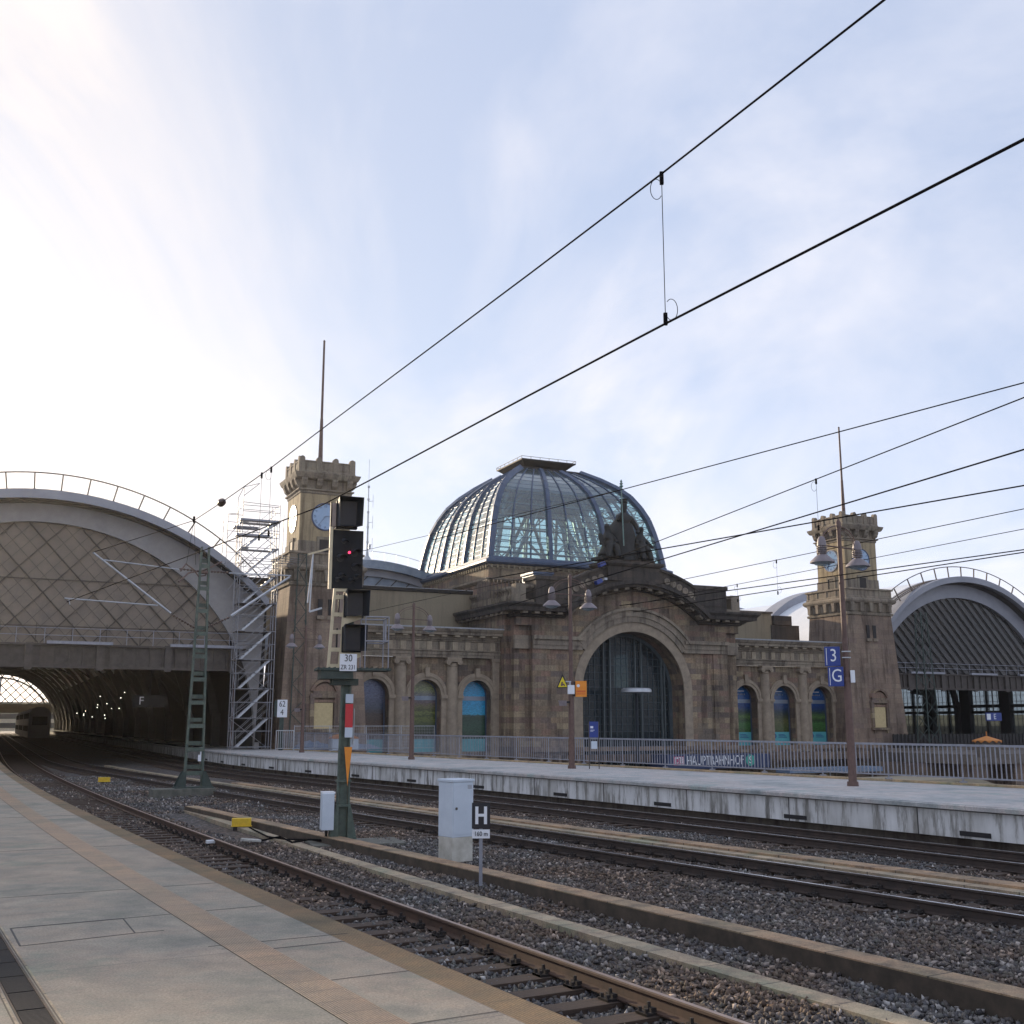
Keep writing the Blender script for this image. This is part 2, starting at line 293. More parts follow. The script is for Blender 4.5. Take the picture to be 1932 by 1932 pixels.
def poster(name, z0, z1, stops, nz=.12, scale=2.6):
    m, n, l, b = newmat(name); t = node(n, 'ShaderNodeTexCoord'); s = node(n, 'ShaderNodeSeparateXYZ'); l.new(t.outputs['Object'], s.inputs[0])
    nz *= 1.6; ns = node(n, 'ShaderNodeTexNoise', Scale=scale, Detail=10, Roughness=.7); mp = node(n, 'ShaderNodeMapping'); mp.inputs['Scale'].default_value = (1, 1, 2.6); l.new(t.outputs['Object'], mp.inputs[0]); l.new(mp.outputs[0], ns.inputs[0])
    a = node(n, 'ShaderNodeMapRange', **{'From Min': z0, 'From Max': z1}); l.new(s.outputs[2], a.inputs[0])
    k = node(n, 'ShaderNodeMath', operation='MULTIPLY_ADD'); k.inputs[1].default_value = nz; l.new(ns.outputs[0], k.inputs[0])
    k2 = node(n, 'ShaderNodeMath', operation='SUBTRACT'); l.new(a.outputs[0], k2.inputs[0]); k2.inputs[1].default_value = nz * .5; l.new(k2.outputs[0], k.inputs[2])
    c_ = ramp(n, l, k.outputs[0], stops); n5 = node(n, 'ShaderNodeTexNoise', Scale=7.0, Detail=8, Roughness=.75); l.new(mp.outputs[0], n5.inputs[0])
    l.new(mixc(n, l, .85, c_, ramp(n, l, n5.outputs[0], ((.36, (.35, .38, .42)), (.52, (1, 1, 1)), (.66, (1.5, 1.45, 1.3)))), 'MULTIPLY'), b.inputs['Base Color']); b.inputs['Roughness'].default_value = .25  # light and dark speckle paints pane reflections into the picture
poster('poster_night', .3, 4.8, ((0, (.05, .035, .02)), (.22, (.09, .05, .03)), (.45, (.06, .045, .045)), (.55, (.06, .08, .13)), (.75, (.11, .14, .24)), (1, (.16, .22, .42))))
poster('poster_vineyard', .3, 4.8, ((0, (.02, .02, .015)), (.25, (.03, .05, .02)), (.38, (.12, .15, .03)), (.42, (.05, .07, .02)), (.47, (.16, .19, .05)), (.51, (.06, .07, .02)), (.56, (.13, .13, .05)), (.62, (.14, .10, .09)), (.72, (.17, .16, .21)), (.85, (.30, .34, .16)), (1, (.22, .22, .16))), .14)
poster('poster_bluesky', .3, 4.8, ((0, (.02, .05, .03)), (.25, (.03, .09, .06)), (.40, (.03, .07, .05)), (.435, (.04, .10, .09)), (.45, (.04, .38, .62)), (.62, (.03, .34, .62)), (.8, (.03, .36, .66)), (1, (.03, .30, .58))), .05)
poster('poster_river', .3, 4.8, ((0, (.02, .04, .03)), (.15, (.04, .11, .03)), (.3, (.06, .17, .05)), (.36, (.03, .06, .03)), (.42, (.09, .18, .05)), (.5, (.03, .06, .05)), (.6, (.015, .05, .18)), (.8, (.02, .09, .28)), (1, (.03, .14, .36))), .12)
poster('poster_river_b', .3, 4.8, ((0, (.02, .03, .02)), (.2, (.07, .10, .03)), (.34, (.10, .11, .04)), (.42, (.05, .06, .03)), (.5, (.02, .04, .05)), (.6, (.02, .05, .14)), (.8, (.03, .09, .24)), (1, (.04, .14, .32))), .12)

# ---------------------------------------------------------------- mesh helpers
class MB:
    def __init__(s): s.v = []; s.f = []; s.uv = None
    def add(s, vs, fs):
        k = len(s.v); s.v.extend(tuple(map(float, x)) for x in vs); s.f.extend(tuple(i + k for i in f) for f in fs); return s
    def box(s, x0, x1, y0, y1, z0, z1, m=None):
        vs = [Vector((x, y, z)) for x in (x0, x1) for y in (y0, y1) for z in (z0, z1)]
        if m is not None: vs = [m @ p for p in vs]
        return s.add(vs, [(0, 1, 3, 2), (4, 6, 7, 5), (0, 4, 5, 1), (2, 3, 7, 6), (0, 2, 6, 4), (1, 5, 7, 3)])
    def taper(s, cx, cy, z0, z1, a0, b0, a1, b1):
        vs = [(cx + i * a, cy + j * b, z) for z, a, b in ((z0, a0, b0), (z1, a1, b1)) for i, j in ((-1, -1), (1, -1), (1, 1), (-1, 1))]
        return s.add(vs, [(3, 2, 1, 0), (4, 5, 6, 7)] + [(i, (i + 1) % 4, 4 + (i + 1) % 4, 4 + i) for i in range(4)])
    def bar(s, p, q, a, b=None, up=(0, 0, 1)):
        p, q = Vector(p), Vector(q); b = b or a; d = (q - p); L_ = d.length
        if L_ < 1e-6: return s
        d.normalize(); u_ = Vector(up)
        if abs(d.dot(u_)) > .98: u_ = Vector((1, 0, 0))
        x = d.cross(u_).normalized(); y = x.cross(d)
        vs = [o + x * i * a / 2 + y * j * b / 2 for o in (p, q) for i, j in ((-1, -1), (1, -1), (1, 1), (-1, 1))]
        return s.add(vs, [(3, 2, 1, 0), (4, 5, 6, 7)] + [(i, (i + 1) % 4, 4 + (i + 1) % 4, 4 + i) for i in range(4)])
    def cyl(s, p, q, r, r2=None, n=8):
        p, q = Vector(p), Vector(q); r2 = r if r2 is None else r2; d = (q - p).normalized()
        u_ = Vector((0, 0, 1)) if abs(d.z) < .98 else Vector((1, 0, 0)); x = d.cross(u_).normalized(); y = x.cross(d)
        vs = [o + (x * cos(2 * pi * i / n) + y * sin(2 * pi * i / n)) * rr for o, rr in ((p, r), (q, r2)) for i in range(n)]
        return s.add(vs, [tuple(range(n))[::-1], tuple(range(n, 2 * n))] + [(i, (i + 1) % n, n + (i + 1) % n, n + i) for i in range(n)])
    def tube(s, path, r, n=6):
        P = [Vector(p) for p in path]; k = len(P); vs = []
        x = None
        for i, p in enumerate(P):
            d = (P[min(i + 1, k - 1)] - P[max(i - 1, 0)]).normalized()
            if x is None:
                u_ = Vector((0, 0, 1)) if abs(d.z) < .9 else Vector((1, 0, 0)); x = d.cross(u_).normalized()
            else: x = (x - d * x.dot(d)).normalized()
            y = x.cross(d); rr = r[i] if isinstance(r, (list, tuple)) else r
            vs += [p + (x * cos(2 * pi * j / n) + y * sin(2 * pi * j / n)) * rr for j in range(n)]
        fs = [(i * n + j, i * n + (j + 1) % n, (i + 1) * n + (j + 1) % n, (i + 1) * n + j) for i in range(k - 1) for j in range(n)]
        return s.add(vs, fs + [tuple(range(n))[::-1], tuple(range((k - 1) * n, k * n))])
    def lathe(s, prof, c=(0, 0), n=12, a0=0, a1=2 * pi):
        full = abs(a1 - a0 - 2 * pi) < 1e-6; k = len(prof); m = n if full else n + 1
        vs = [(c[0] + r * cos(a0 + (a1 - a0) * i / n), c[1] + r * sin(a0 + (a1 - a0) * i / n), z) for i in range(m) for r, z in prof]
        fs = [(i * k + j, ((i + 1) % m) * k + j, ((i + 1) % m) * k + j + 1, i * k + j + 1) for i in range(n) for j in range(k - 1)]
        return s.add(vs, fs)
    def prism(s, pts, y0, y1):            # pts in (x,z), extruded along y
        n = len(pts); vs = [(x, y0, z) for x, z in pts] + [(x, y1, z) for x, z in pts]
        return s.add(vs, [tuple(range(n)), tuple(range(n, 2 * n))[::-1]] + [(i, n + i, n + (i + 1) % n, (i + 1) % n) for i in range(n)])
    def ring(s, cx, cz, r0, r1, y0, y1, a0=0, a1=180, n=24, cz1=None):   # arched band in the xz plane
        cz1 = cz if cz1 is None else cz1
        A = [radians(a0 + (a1 - a0) * i / n) for i in range(n + 1)]
        vs = [(cx + r * cos(a), y, c + r * sin(a)) for a in A for r, c, y in ((r0, cz, y0), (r1, cz1, y0), (r1, cz1, y1), (r0, cz, y1))]
        fs = [(4 * i + j, 4 * i + (j + 1) % 4, 4 * i + 4 + (j + 1) % 4, 4 * i + 4 + j) for i in range(n) for j in range(4)]
        return s.add(vs, fs + [(3, 2, 1, 0), (4 * n, 4 * n + 1, 4 * n + 2, 4 * n + 3)])
    def mould(s, path, prof, closed=False):
        """profile [(outward offset, z)...] run along a plan polyline with mitred corners; outward = right of travel"""
        P = [Vector(p) for p in path]; n = len(P); nor = []
        for i in range(n):
            ds = []
            if closed or i > 0: ds.append((P[i] - P[i - 1]).normalized())
            if closed or i < n - 1: ds.append((P[(i + 1) % n] - P[i]).normalized())
            ns = [Vector((d.y, -d.x)) for d in ds]; a = sum(ns, Vector((0, 0))).normalized(); nor.append(a / max(.2, a.dot(ns[0])))
        k = len(prof); vs = [(P[i].x + nor[i].x * o, P[i].y + nor[i].y * o, z) for i in range(n) for o, z in prof]
        m = n if closed else n - 1
        fs = [(i * k + j, ((i + 1) % n) * k + j, ((i + 1) % n) * k + j + 1, i * k + j + 1) for i in range(m) for j in range(k - 1)]
        if not closed: fs += [tuple(range(k)), tuple(range((n - 1) * k, n * k))[::-1]]
        return s.add(vs, fs)
    def arch_panel(s, x0, x1, z0, z1, cx, r, zs, y0, y1, n=16, zb=None):
        """wall x0..x1, z0..z1 with a round-headed opening; front face y0, reveal back to y1"""
        zb = z0 if zb is None else zb
        arc = [(cx + r * cos(pi - pi * i / n), zs + r * sin(pi * i / n)) for i in range(n + 1)]
        q = lambda a, b, c, d, y: s.add([(p[0], y, p[1]) for p in (a, b, c, d)], [(0, 1, 2, 3)])
        q((x0, z0), (cx - r, z0), (cx - r, zs), (x0, zs), y0); q((cx + r, z0), (x1, z0), (x1, zs), (cx + r, zs), y0)
        if zb > z0: q((cx - r, z0), (cx + r, z0), (cx + r, zb), (cx - r, zb), y0); s.add([(cx - r, y0, zb), (cx + r, y0, zb), (cx + r, y1, zb), (cx - r, y1, zb)], [(0, 1, 2, 3)])
        outer = [(x0, zs)] + [(x0 + (x1 - x0) * i / n, z1) for i in range(n + 1)] + [(x1, zs)]
        q((x0, zs), arc[0], (x0, z1), (x0, z1), y0) if False else None
        s.add([(x0, y0, zs), (arc[0][0], y0, zs), (x0, y0, z1)], [(0, 1, 2)])
        s.add([(x1, y0, zs), (x1, y0, z1), (arc[-1][0], y0, zs)], [(0, 1, 2)])
        for i in range(n):
            a, b = arc[i], arc[i + 1]; c = (x0 + (x1 - x0) * (i + 1) / n, z1); d = (x0 + (x1 - x0) * i / n, z1); q(a, b, c, d, y0)
        full = [(cx - r, zb)] + arc + [(cx + r, zb)]
        for a, b in zip(full, full[1:]): s.add([(a[0], y0, a[1]), (a[0], y1, a[1]), (b[0], y1, b[1]), (b[0], y0, b[1])], [(0, 1, 2, 3)])
        return s
    def mesh(s, name, mat, smooth=False):
        me = bpy.data.meshes.new(name); me.from_pydata(s.v, [], s.f); me.materials.append(M[mat])
        if s.uv is not None:
            uvl = me.uv_layers.new(name='UVMap'); li = np.zeros(len(me.loops), dtype=np.int32); me.loops.foreach_get('vertex_index', li)
            uvl.data.foreach_set('uv', np.array(s.uv, dtype=np.float32)[li].ravel())
        bm = bmesh.new(); bm.from_mesh(me); bmesh.ops.recalc_face_normals(bm, faces=bm.faces)
        if smooth:
            for f in bm.faces: f.smooth = True
            for e in bm.edges:
                if len(e.link_faces) == 2 and e.calc_face_angle(0) > radians(35): e.smooth = False
        bm.to_mesh(me); bm.free(); me.update(); return me
    def build(s, name, mat, parent=None, smooth=False, bevel=0):
        o = bpy.data.objects.new(name, s.mesh(name, mat, smooth)); COL.objects.link(o)
        if parent is not None: o.parent = parent
        if bevel:
            b = o.modifiers.new('bevel', 'BEVEL'); b.width = bevel; b.segments = 2; b.limit_method = 'ANGLE'; b.angle_limit = radians(50)
        return o
def tag(o, label=None, cat=None, group=None, kind=None):
    for k, v in (('label', label), ('category', cat), ('group', group), ('kind', kind)):
        if v: o[k] = v
    return o
def empty(name, loc=(0, 0, 0), rz=0.0, label=None, cat=None, group=None):
    o = bpy.data.objects.new(name, None); COL.objects.link(o); o.location = loc; o.rotation_euler = (0, 0, rz); o.empty_display_size = .3
    return tag(o, label, cat, group)
def kids(o): return [c for c in bpy.data.objects if c.parent == o]
def copy_tree(o, parent=None, cm=None):
    cm = cm if cm is not None else {}
    c = o.copy(); COL.objects.link(c)
    if parent is not None: c.parent = parent
    for ch in kids(o): copy_tree(ch, c)
    return c
def text(body, size, mat, parent, loc, rot=(pi / 2, 0, 0), ext=.004, name='lettering', sx=1.0, align='CENTER'):
    cu = bpy.data.curves.new('txt', 'FONT'); cu.body = body; cu.size = size; cu.extrude = ext; cu.align_x = align; cu.align_y = 'CENTER'; cu.resolution_u = 3
    t = bpy.data.objects.new('txt', cu); COL.objects.link(t); dg = bpy.context.evaluated_depsgraph_get(); dg.update()
    me = bpy.data.meshes.new_from_object(t.evaluated_get(dg)); bpy.data.objects.remove(t); bpy.data.curves.remove(cu)
    me.materials.clear(); me.materials.append(M[mat]); me.name = name
    o = bpy.data.objects.new(name, me); COL.objects.link(o); o.parent = parent; o.location = loc; o.rotation_euler = rot; o.scale = (sx, 1, 1); return o
ANG = radians(25.1); UX = Vector((cos(ANG), sin(ANG), 0)); VX = Vector((-sin(ANG), cos(ANG), 0)); ORG = Vector((-14.67355, 75, 0))
def W(s, t, z=0): return ORG + UX * s + VX * t + Vector((0, 0, z))

# ---------------------------------------------------------------- plan curves of platforms and tracks (x as a function of y)
class Curve:
    def __init__(s, c, y1, slope=None, y0=-14, y2=300, off=0.0):
        c0, c1, c2 = c; f = lambda y: c0 + c1 * y + c2 * y * y; sl_ = slope if slope is not None else c1 + 2 * c2 * y1
        ys = list(np.arange(y0, 60, .5)) + list(np.arange(60, y2, 3.0)); g = []
        x1 = f(y1)
        for y in ys:
            if y <= y1: x = f(y)
            elif slope is not None and y < y1 + 20:
                k = (y - y1); d0 = c1 + 2 * c2 * y1; x = x1 + d0 * k + (sl_ - d0) * k * k / 40
            elif slope is not None: d0 = c1 + 2 * c2 * y1; x = x1 + d0 * 20 + (sl_ - d0) * 10 + sl_ * (y - y1 - 20)
            else: x = x1 + sl_ * (y - y1)
            g.append((x, y))
        s.p = np.array(g)
        if off: s.p = s.offset(off)
        s.u = np.r_[0, np.cumsum(np.hypot(*np.diff(s.p, axis=0).T))]
    def nor(s):                          # unit normal pointing to the right of the travel direction (+x side)
        d = np.gradient(s.p, axis=0); d /= np.linalg.norm(d, axis=1)[:, None]; return np.c_[d[:, 1], -d[:, 0]]
    def offset(s, o): return s.p + s.nor() * o
    def at(s, u):                        # point, direction at arc length u
        x = np.interp(u, s.u, s.p[:, 0]); y = np.interp(u, s.u, s.p[:, 1]); x2 = np.interp(u + .1, s.u, s.p[:, 0]); y2 = np.interp(u + .1, s.u, s.p[:, 1])
        d = Vector((x2 - x, y2 - y, 0)).normalized(); return Vector((x, y, 0)), d
    def u_of_y(s, y): return float(np.interp(y, s.p[:, 1], s.u))
    def x_of_y(s, y): return float(np.interp(y, s.p[:, 1], s.p[:, 0]))
def sweep(curve, prof, ya=None, yb=None, closed=True, mb=None, step=1):
    """cross-section [(offset, z)...] along a curve, UV = (metres along, metres round the profile)"""
    ya = curve.p[0, 1] if ya is None else ya; yb = curve.p[-1, 1] if yb is None else yb
    idx = [i for i in range(0, len(curve.p), step) if ya - 1e-6 <= curve.p[i, 1] <= yb + 1e-6]
    mb = mb or MB(); mb.uv = mb.uv if mb.uv is not None else []; nor = curve.nor(); k = len(prof); base = len(mb.v)
    pl = [0]
    for a, b in zip(prof, prof[1:]): pl.append(pl[-1] + hypot(b[0] - a[0], b[1] - a[1]))
    for i in idx:
        for j, (o, z) in enumerate(prof):
            mb.v.append((float(curve.p[i, 0] + nor[i, 0] * o), float(curve.p[i, 1] + nor[i, 1] * o), z)); mb.uv.append((float(curve.u[i]), pl[j]))
    m = len(idx)
    for i in range(m - 1):
        for j in range(k if closed else k - 1):
            mb.f.append((base + i * k + j, base + i * k + (j + 1) % k, base + (i + 1) * k + (j + 1) % k, base + (i + 1) * k + j))
    if closed: mb.f.append(tuple(base + j for j in range(k))); mb.f.append(tuple(base + (m - 1) * k + j for j in range(k))[::-1])
    return mb
EDGE = Curve((4.406, -.5978, .00114), 50, -.4685)
T1R = Curve((7.640, -.589, .0008), 72, -.4685); T1 = Curve((7.640, -.589, .0008), 72, -.4685, off=-.7525)
T2 = Curve((18.753, -.6966, .00066), 60, -.4685, off=-.7525)
T3 = Curve((21.066, -.5657, -.00113), 50, -.4685, off=.7525)
LIP = Curve((23.323, -.5444, -.00118), 52, -.4685)
RAILC = Curve((33.728, -.6716, .00013), 90, y2=80)
TRA = Curve((9.802, -.6106, .00141), 26, y2=44); TRB = Curve((11.308, -.5762, -.00083), 60, y2=41)

# ---------------------------------------------------------------- the setting
BED = -.97
g = MB(); g.box(-900, 900, -300, 3000, -5.6, -5.0); g.build('ground', 'street_asphalt')['kind'] = 'structure'
# ballast bed from the near platform to the far one, one sheet
bedm = MB(); bedm.uv = None
ys = list(np.arange(-14, 60, .5)) + list(np.arange(60, 300, 4.0)); nx = 26
for y in ys:
    xa = EDGE.x_of_y(y) - .25; xb = LIP.x_of_y(y) + 1.2
    for i in range(nx):
        x = xa + (xb - xa) * i / (nx - 1); bedm.v.append((x, y, BED + .03 * sin(x * 1.7 + y * .6) * cos(y * .83) * (1 if 0 < i < nx - 1 else 0)))
for j in range(len(ys) - 1):
    for i in range(nx - 1): a = j * nx + i; bedm.f.append((a, a + 1, a + nx + 1, a + nx))
bedm.build('track_bed', 'ballast_ground', smooth=True)['kind'] = 'structure'
e = MB()
for ya, yb in ((-14, 76),):   # embankment under tracks (seen from the street side)
    sweep(LIP, [(-60, -5.05), (1.2, -5.05), (1.2, -1.15), (-60, -1.15)], -14, 62, mb=e)
e.build('embankment', 'brown_wall')['kind'] = 'structure'
# near platform
pl = empty('platform'); pl['kind'] = 'structure'
sweep(EDGE, [(-.28, -.16), (-.28, 0.0), (0, 0.0), (.03, -.02), (.03, -.16)]).build('edge_stones', 'platform_edge', pl)
sweep(EDGE, [(-.86, 0), (-.2801, 0)][::-1], closed=False).build('paving', 'platform_paving', pl)
sweep(EDGE, [(-1.17, 0.004), (-.86, 0.004)], closed=False).build('tactile_strip', 'tactile', pl)
sweep(EDGE, [(-2.60, 0), (-1.17, 0)], closed=False).build('paving', 'platform_paving', pl)
sweep(EDGE, [(-14, 0), (-2.80, 0)], closed=False).build('paving', 'platform_paving', pl)
sweep(EDGE, [(-14, -1.3), (-.28, -1.3), (-.12, -.16), (-.28, -.165), (-14, -.165)], closed=False).build('platform_wall', 'sooty_stone', pl)
# slotted drain: sunk channel with iron gratings
dr = sweep(EDGE, [(-2.80, 0), (-2.785, 0), (-2.785, -.012), (-2.615, -.012), (-2.615, 0), (-2.60, 0)], closed=False, ya=2, yb=30); dr.build('drain_channel', 'drain_iron', pl)
gb = MB()
u0 = EDGE.u_of_y(5.0)
for i in range(360):
    u_ = u0 + i * .028
    if (i % 18) < 17:
        p, d = EDGE.at(u_); nn = Vector((d.y, -d.x, 0)); gb.bar(p + nn * -2.78 + Vector((0, 0, -.004)), p + nn * -2.62 + Vector((0, 0, -.004)), .014, .008)
gb.build('drain_grating', 'drain_iron', pl)
kb = MB()
for o in (-2.83, -2.59): sweep(EDGE, [(o, .0), (o, .004), (o + .022, .004), (o + .022, .0)], 2, 30, mb=kb)
kb.build('drain_frame', 'galvanised' if False else 'trough_light', pl)
# hatch and joints in the paving
jm = MB()
def groove(c, off0, y0_, off1, y1_, wdt=.010, mb=None):
    u0_, u1_ = c.u_of_y(y0_), c.u_of_y(y1_); pa, da = c.at(u0_); pb, db = c.at(u1_)
    a = pa + Vector((da.y, -da.x, 0)) * off0; b = pb + Vector((db.y, -db.x, 0)) * off1; (mb or jm).bar(a + Vector((0, 0, .0025)), b + Vector((0, 0, .0025)), wdt, .002)
HC = [(-4.22, 9.77), (-3.44, 10.25), (-3.10, 9.56), (-3.81, 9.02)]
for (a_, b_), w_ in zip(zip(HC, HC[1:] + HC[:1]), (.022, .010, .009, .014)): jm.bar((*a_, .0025), (*b_, .0025), w_, .002)
jm.bar((-3.44, 10.25, .0025), (-2.35, 10.95, .0025), .006, .002); jm.bar((-3.10, 9.56, .0025), (-2.9, 9.68, .0025), .005, .002); jm.bar((-2.35, 9.0, .0025), (-1.35, 9.55, .0025), .005, .002)
for y in (7.2, 12.6, 16.4, 21.5): groove(EDGE, -1.17, y, -2.6, y, .005); groove(EDGE, -.28, y, -.86, y, .005)
groove(EDGE, -.28, 9.35, -1.17, 9.35, .005); groove(EDGE, -.28, 8.3, -1.17, 8.3, .005)
jm.build('paving_joint', 'joint_grey', pl)
# far platform
fp = empty('platform'); fp['kind'] = 'structure'
pr_ = LIP
def wide(y): return 1
top = MB(); top.uv = []; ys2 = [y for y in LIP.p[:, 1] if y <= 78]; ln = LIP.nor()
for i, y in enumerate(ys2):
    a = LIP.p[i]; n_ = ln[i]
    # distance to the railing line along the normal
    b = RAILC.p[min(range(len(RAILC.p)), key=lambda k: abs((RAILC.p[k] - a) @ np.array([-n_[1], n_[0]])))]; wd = float((b - a) @ n_)
    for o in (0.0, .35, .36, wd - .15, wd + .25): top.v.append((a[0] + n_[0] * o, a[1] + n_[1] * o, 0.0)); top.uv.append((float(LIP.u[i]), o))
for i in range(len(ys2) - 1):
    for j in range(4): k = i * 5 + j; top.f.append((k, k + 1, k + 6, k + 5))
top.build('paving', 'far_paving', fp)
sweep(LIP, [(1.0, -.002), (9, -.002)], 74, 290, closed=False).build('paving', 'far_paving', fp)
sweep(LIP, [(0, -.001), (-.03, -.03), (-.03, -.11), (.05, -.13), (.5, -.13)], closed=False).build('edge_stones', 'far_paving', fp)
sweep(LIP, [(.11, -.13), (.11, -.70), (.5, -.70)], closed=False).build('slab_wall', 'streaked_concrete', fp)
sweep(LIP, [(.55, -.13), (.55, -1.2)], closed=False).build('recess_wall', 'brown_wall', fp)
sm_ = MB()
for y in np.arange(17, 74, 2.2):
    if int(y * 10) % 3 != 1 or True:
        u_ = LIP.u_of_y(y); p, d = LIP.at(u_); nn = Vector((d.y, -d.x, 0)); q = p + nn * .105
        if int(y / 2.2) % 2 == 0: sm_.bar(q + Vector((0, 0, -.60)), q + d * .75 + Vector((0, 0, -.60)), .03, .10)
sm_.build('drain_slot', 'steel_black', fp)
sweep(RAILC, [(-.22, .0), (-.22, .06), (.10, .06), (.10, -.30), (.05, -.30)], 8, 76, closed=False).build('kerb', 'yellow_kerb', fp)
sweep(RAILC, [(.06, -.0), (.06, -5.05)], 8, 74, closed=False).build('retaining_wall', 'brown_wall', fp)

# ---------------------------------------------------------------- cable troughs / kerbs between the tracks
t = empty('cable_trough', label='narrow light concrete cable trough line beside the nearest rusty track', cat='cable trough')
sweep(TRA, [(-.27, BED - .1), (-.27, -.885), (0.03, -.885), (0.03, BED - .1)], -8, 34.8).build('cover_slabs', 'trough_light', t)
t = empty('cable_trough', label='raised brown concrete wall kerb with dark side running under the grey cabinet', cat='kerb')
sweep(TRB, [(-.36, BED - .15), (-.36, -.76), (.0, -.76), (.0, BED - .1)], -8, 34.5).build('cover_slabs', 'trough_brown', t); sweep(TRB, [(-.362, BED - .1), (-.362, -.775)], -8, 34.5, closed=False).build('side_face', 'kerb_face_shade', t)
t = empty('cable_trough', label='rust stained concrete cable trough between the two far tracks', cat='cable trough')
sweep(T2, [(1.75, BED - .1), (1.75, -.86), (2.05, -.86), (2.05, BED - .1)], -8, 70).build('cover_slabs', 'trough_light', t)
sweep(T2, [(2.06, BED - .1), (2.06, -.82), (2.50, -.82), (2.50, BED - .1)], -8, 48).build('cover_slabs', 'trough_brown', t)
# manhole slab, right
mh = MB(); p, d = T2.at(T2.u_of_y(15.8)); nn = Vector((d.y, -d.x, 0)); c_ = p + nn * 2.5
m_ = Matrix.Translation(c_) @ Matrix.Rotation(atan2(d.y, d.x), 4, 'Z'); mh.box(-.75, .75, -.42, .42, -.85, -.755, m_)
tag(mh.build('manhole_cover', 'concrete_cover', bevel=.01), 'pale cracked concrete slab lying over the trough at the right edge', 'manhole cover')
# ---------------------------------------------------------------- tracks
def make_track(curve, label, side, head, ya, yb, nslp, clips, spacing=.62, y_first=3.0):
    root = empty('railway_track', label=label, cat='railway track')
    for o in (-.7525, .7525):
        hw = .036
        sweep(curve, [(o - .075, -.915), (o - .075, -.90), (o - .014, -.882), (o - .010, -.80), (o - hw, -.785), (o - hw, -.762), (o - .028, -.752),
                      (o + .028, -.752), (o + hw, -.762), (o + hw, -.785), (o + .010, -.80), (o + .014, -.882), (o + .075, -.90), (o + .075, -.915)], ya, yb).build('rail', side, root)
        sweep(curve, [(o - .027, -.7505), (o + .027, -.7505)], ya, yb, closed=False).build('rail_head', head, root)
    s0 = MB(); s0.box(-1.3, 1.3, -.13, .13, -.14, .0)
    sm = s0.mesh('sleeper', 'sleeper_wood')
    c0 = MB()
    for sgn in (-1, 1):
        c0.box(-.19, .19, -.085, .085, .0, .022)
        c0.box(sgn * .085 - .03, sgn * .085 + .03, -.06, .06, .022, .06)
        c0.cyl((sgn * .10, 0, .02), (sgn * .10, 0, .105), .022, .018, 6); c0.cyl((sgn * .165, .05, .02), (sgn * .165, .05, .06), .02, .02, 6); c0.cyl((sgn * .165, -.05, .02), (sgn * .165, -.05, .06), .02, .02, 6)
    cm = c0.mesh('rail_clip', 'clip_black')
    u = curve.u_of_y(y_first); rest = MB()
    i = 0
    while u < curve.u_of_y(yb) and i < 330:
        p, d = curve.at(u); ang = atan2(d.y, d.x) - pi / 2 + random.uniform(-.012, .012)
        if i < nslp:
            o = bpy.data.objects.new('sleeper', sm); COL.objects.link(o); o.parent = root; o.location = (p.x, p.y, -.925 + random.uniform(-.006, .004)); o.rotation_euler = (0, 0, ang)
            if i < clips:
                for sgn in (-1, 1):
                    c = bpy.data.objects.new('rail_clip', cm); COL.objects.link(c); c.parent = o; c.location = (sgn * .7525, 0, .002)
        elif p.y < 95:
            m = Matrix.Translation((p.x, p.y, -.925)) @ Matrix.Rotation(ang, 4, 'Z'); rest.box(-1.3, 1.3, -.13, .13, -.14, .0, m)
        u += spacing; i += 1
    if rest.v:
        o = rest.build('sleepers', 'sleeper_wood', root); o['kind'] = 'stuff'
    return root
make_track(T1, 'nearest railway track with rusty rails and dark wooden sleepers beside the platform edge', 'rail_side', 'rail_head', -12, 290, 100, 50, y_first=3.5)
make_track(T2, 'middle railway track curving behind the signal mast and grey cabinet', 'rail_side_dark', 'rail_head_bright', -12, 290, 80, 40, y_first=9)
make_track(T3, 'farthest railway track running along the streaked white platform wall', 'rail_side_dark', 'rail_head_bright', -12, 290, 70, 0, y_first=12)

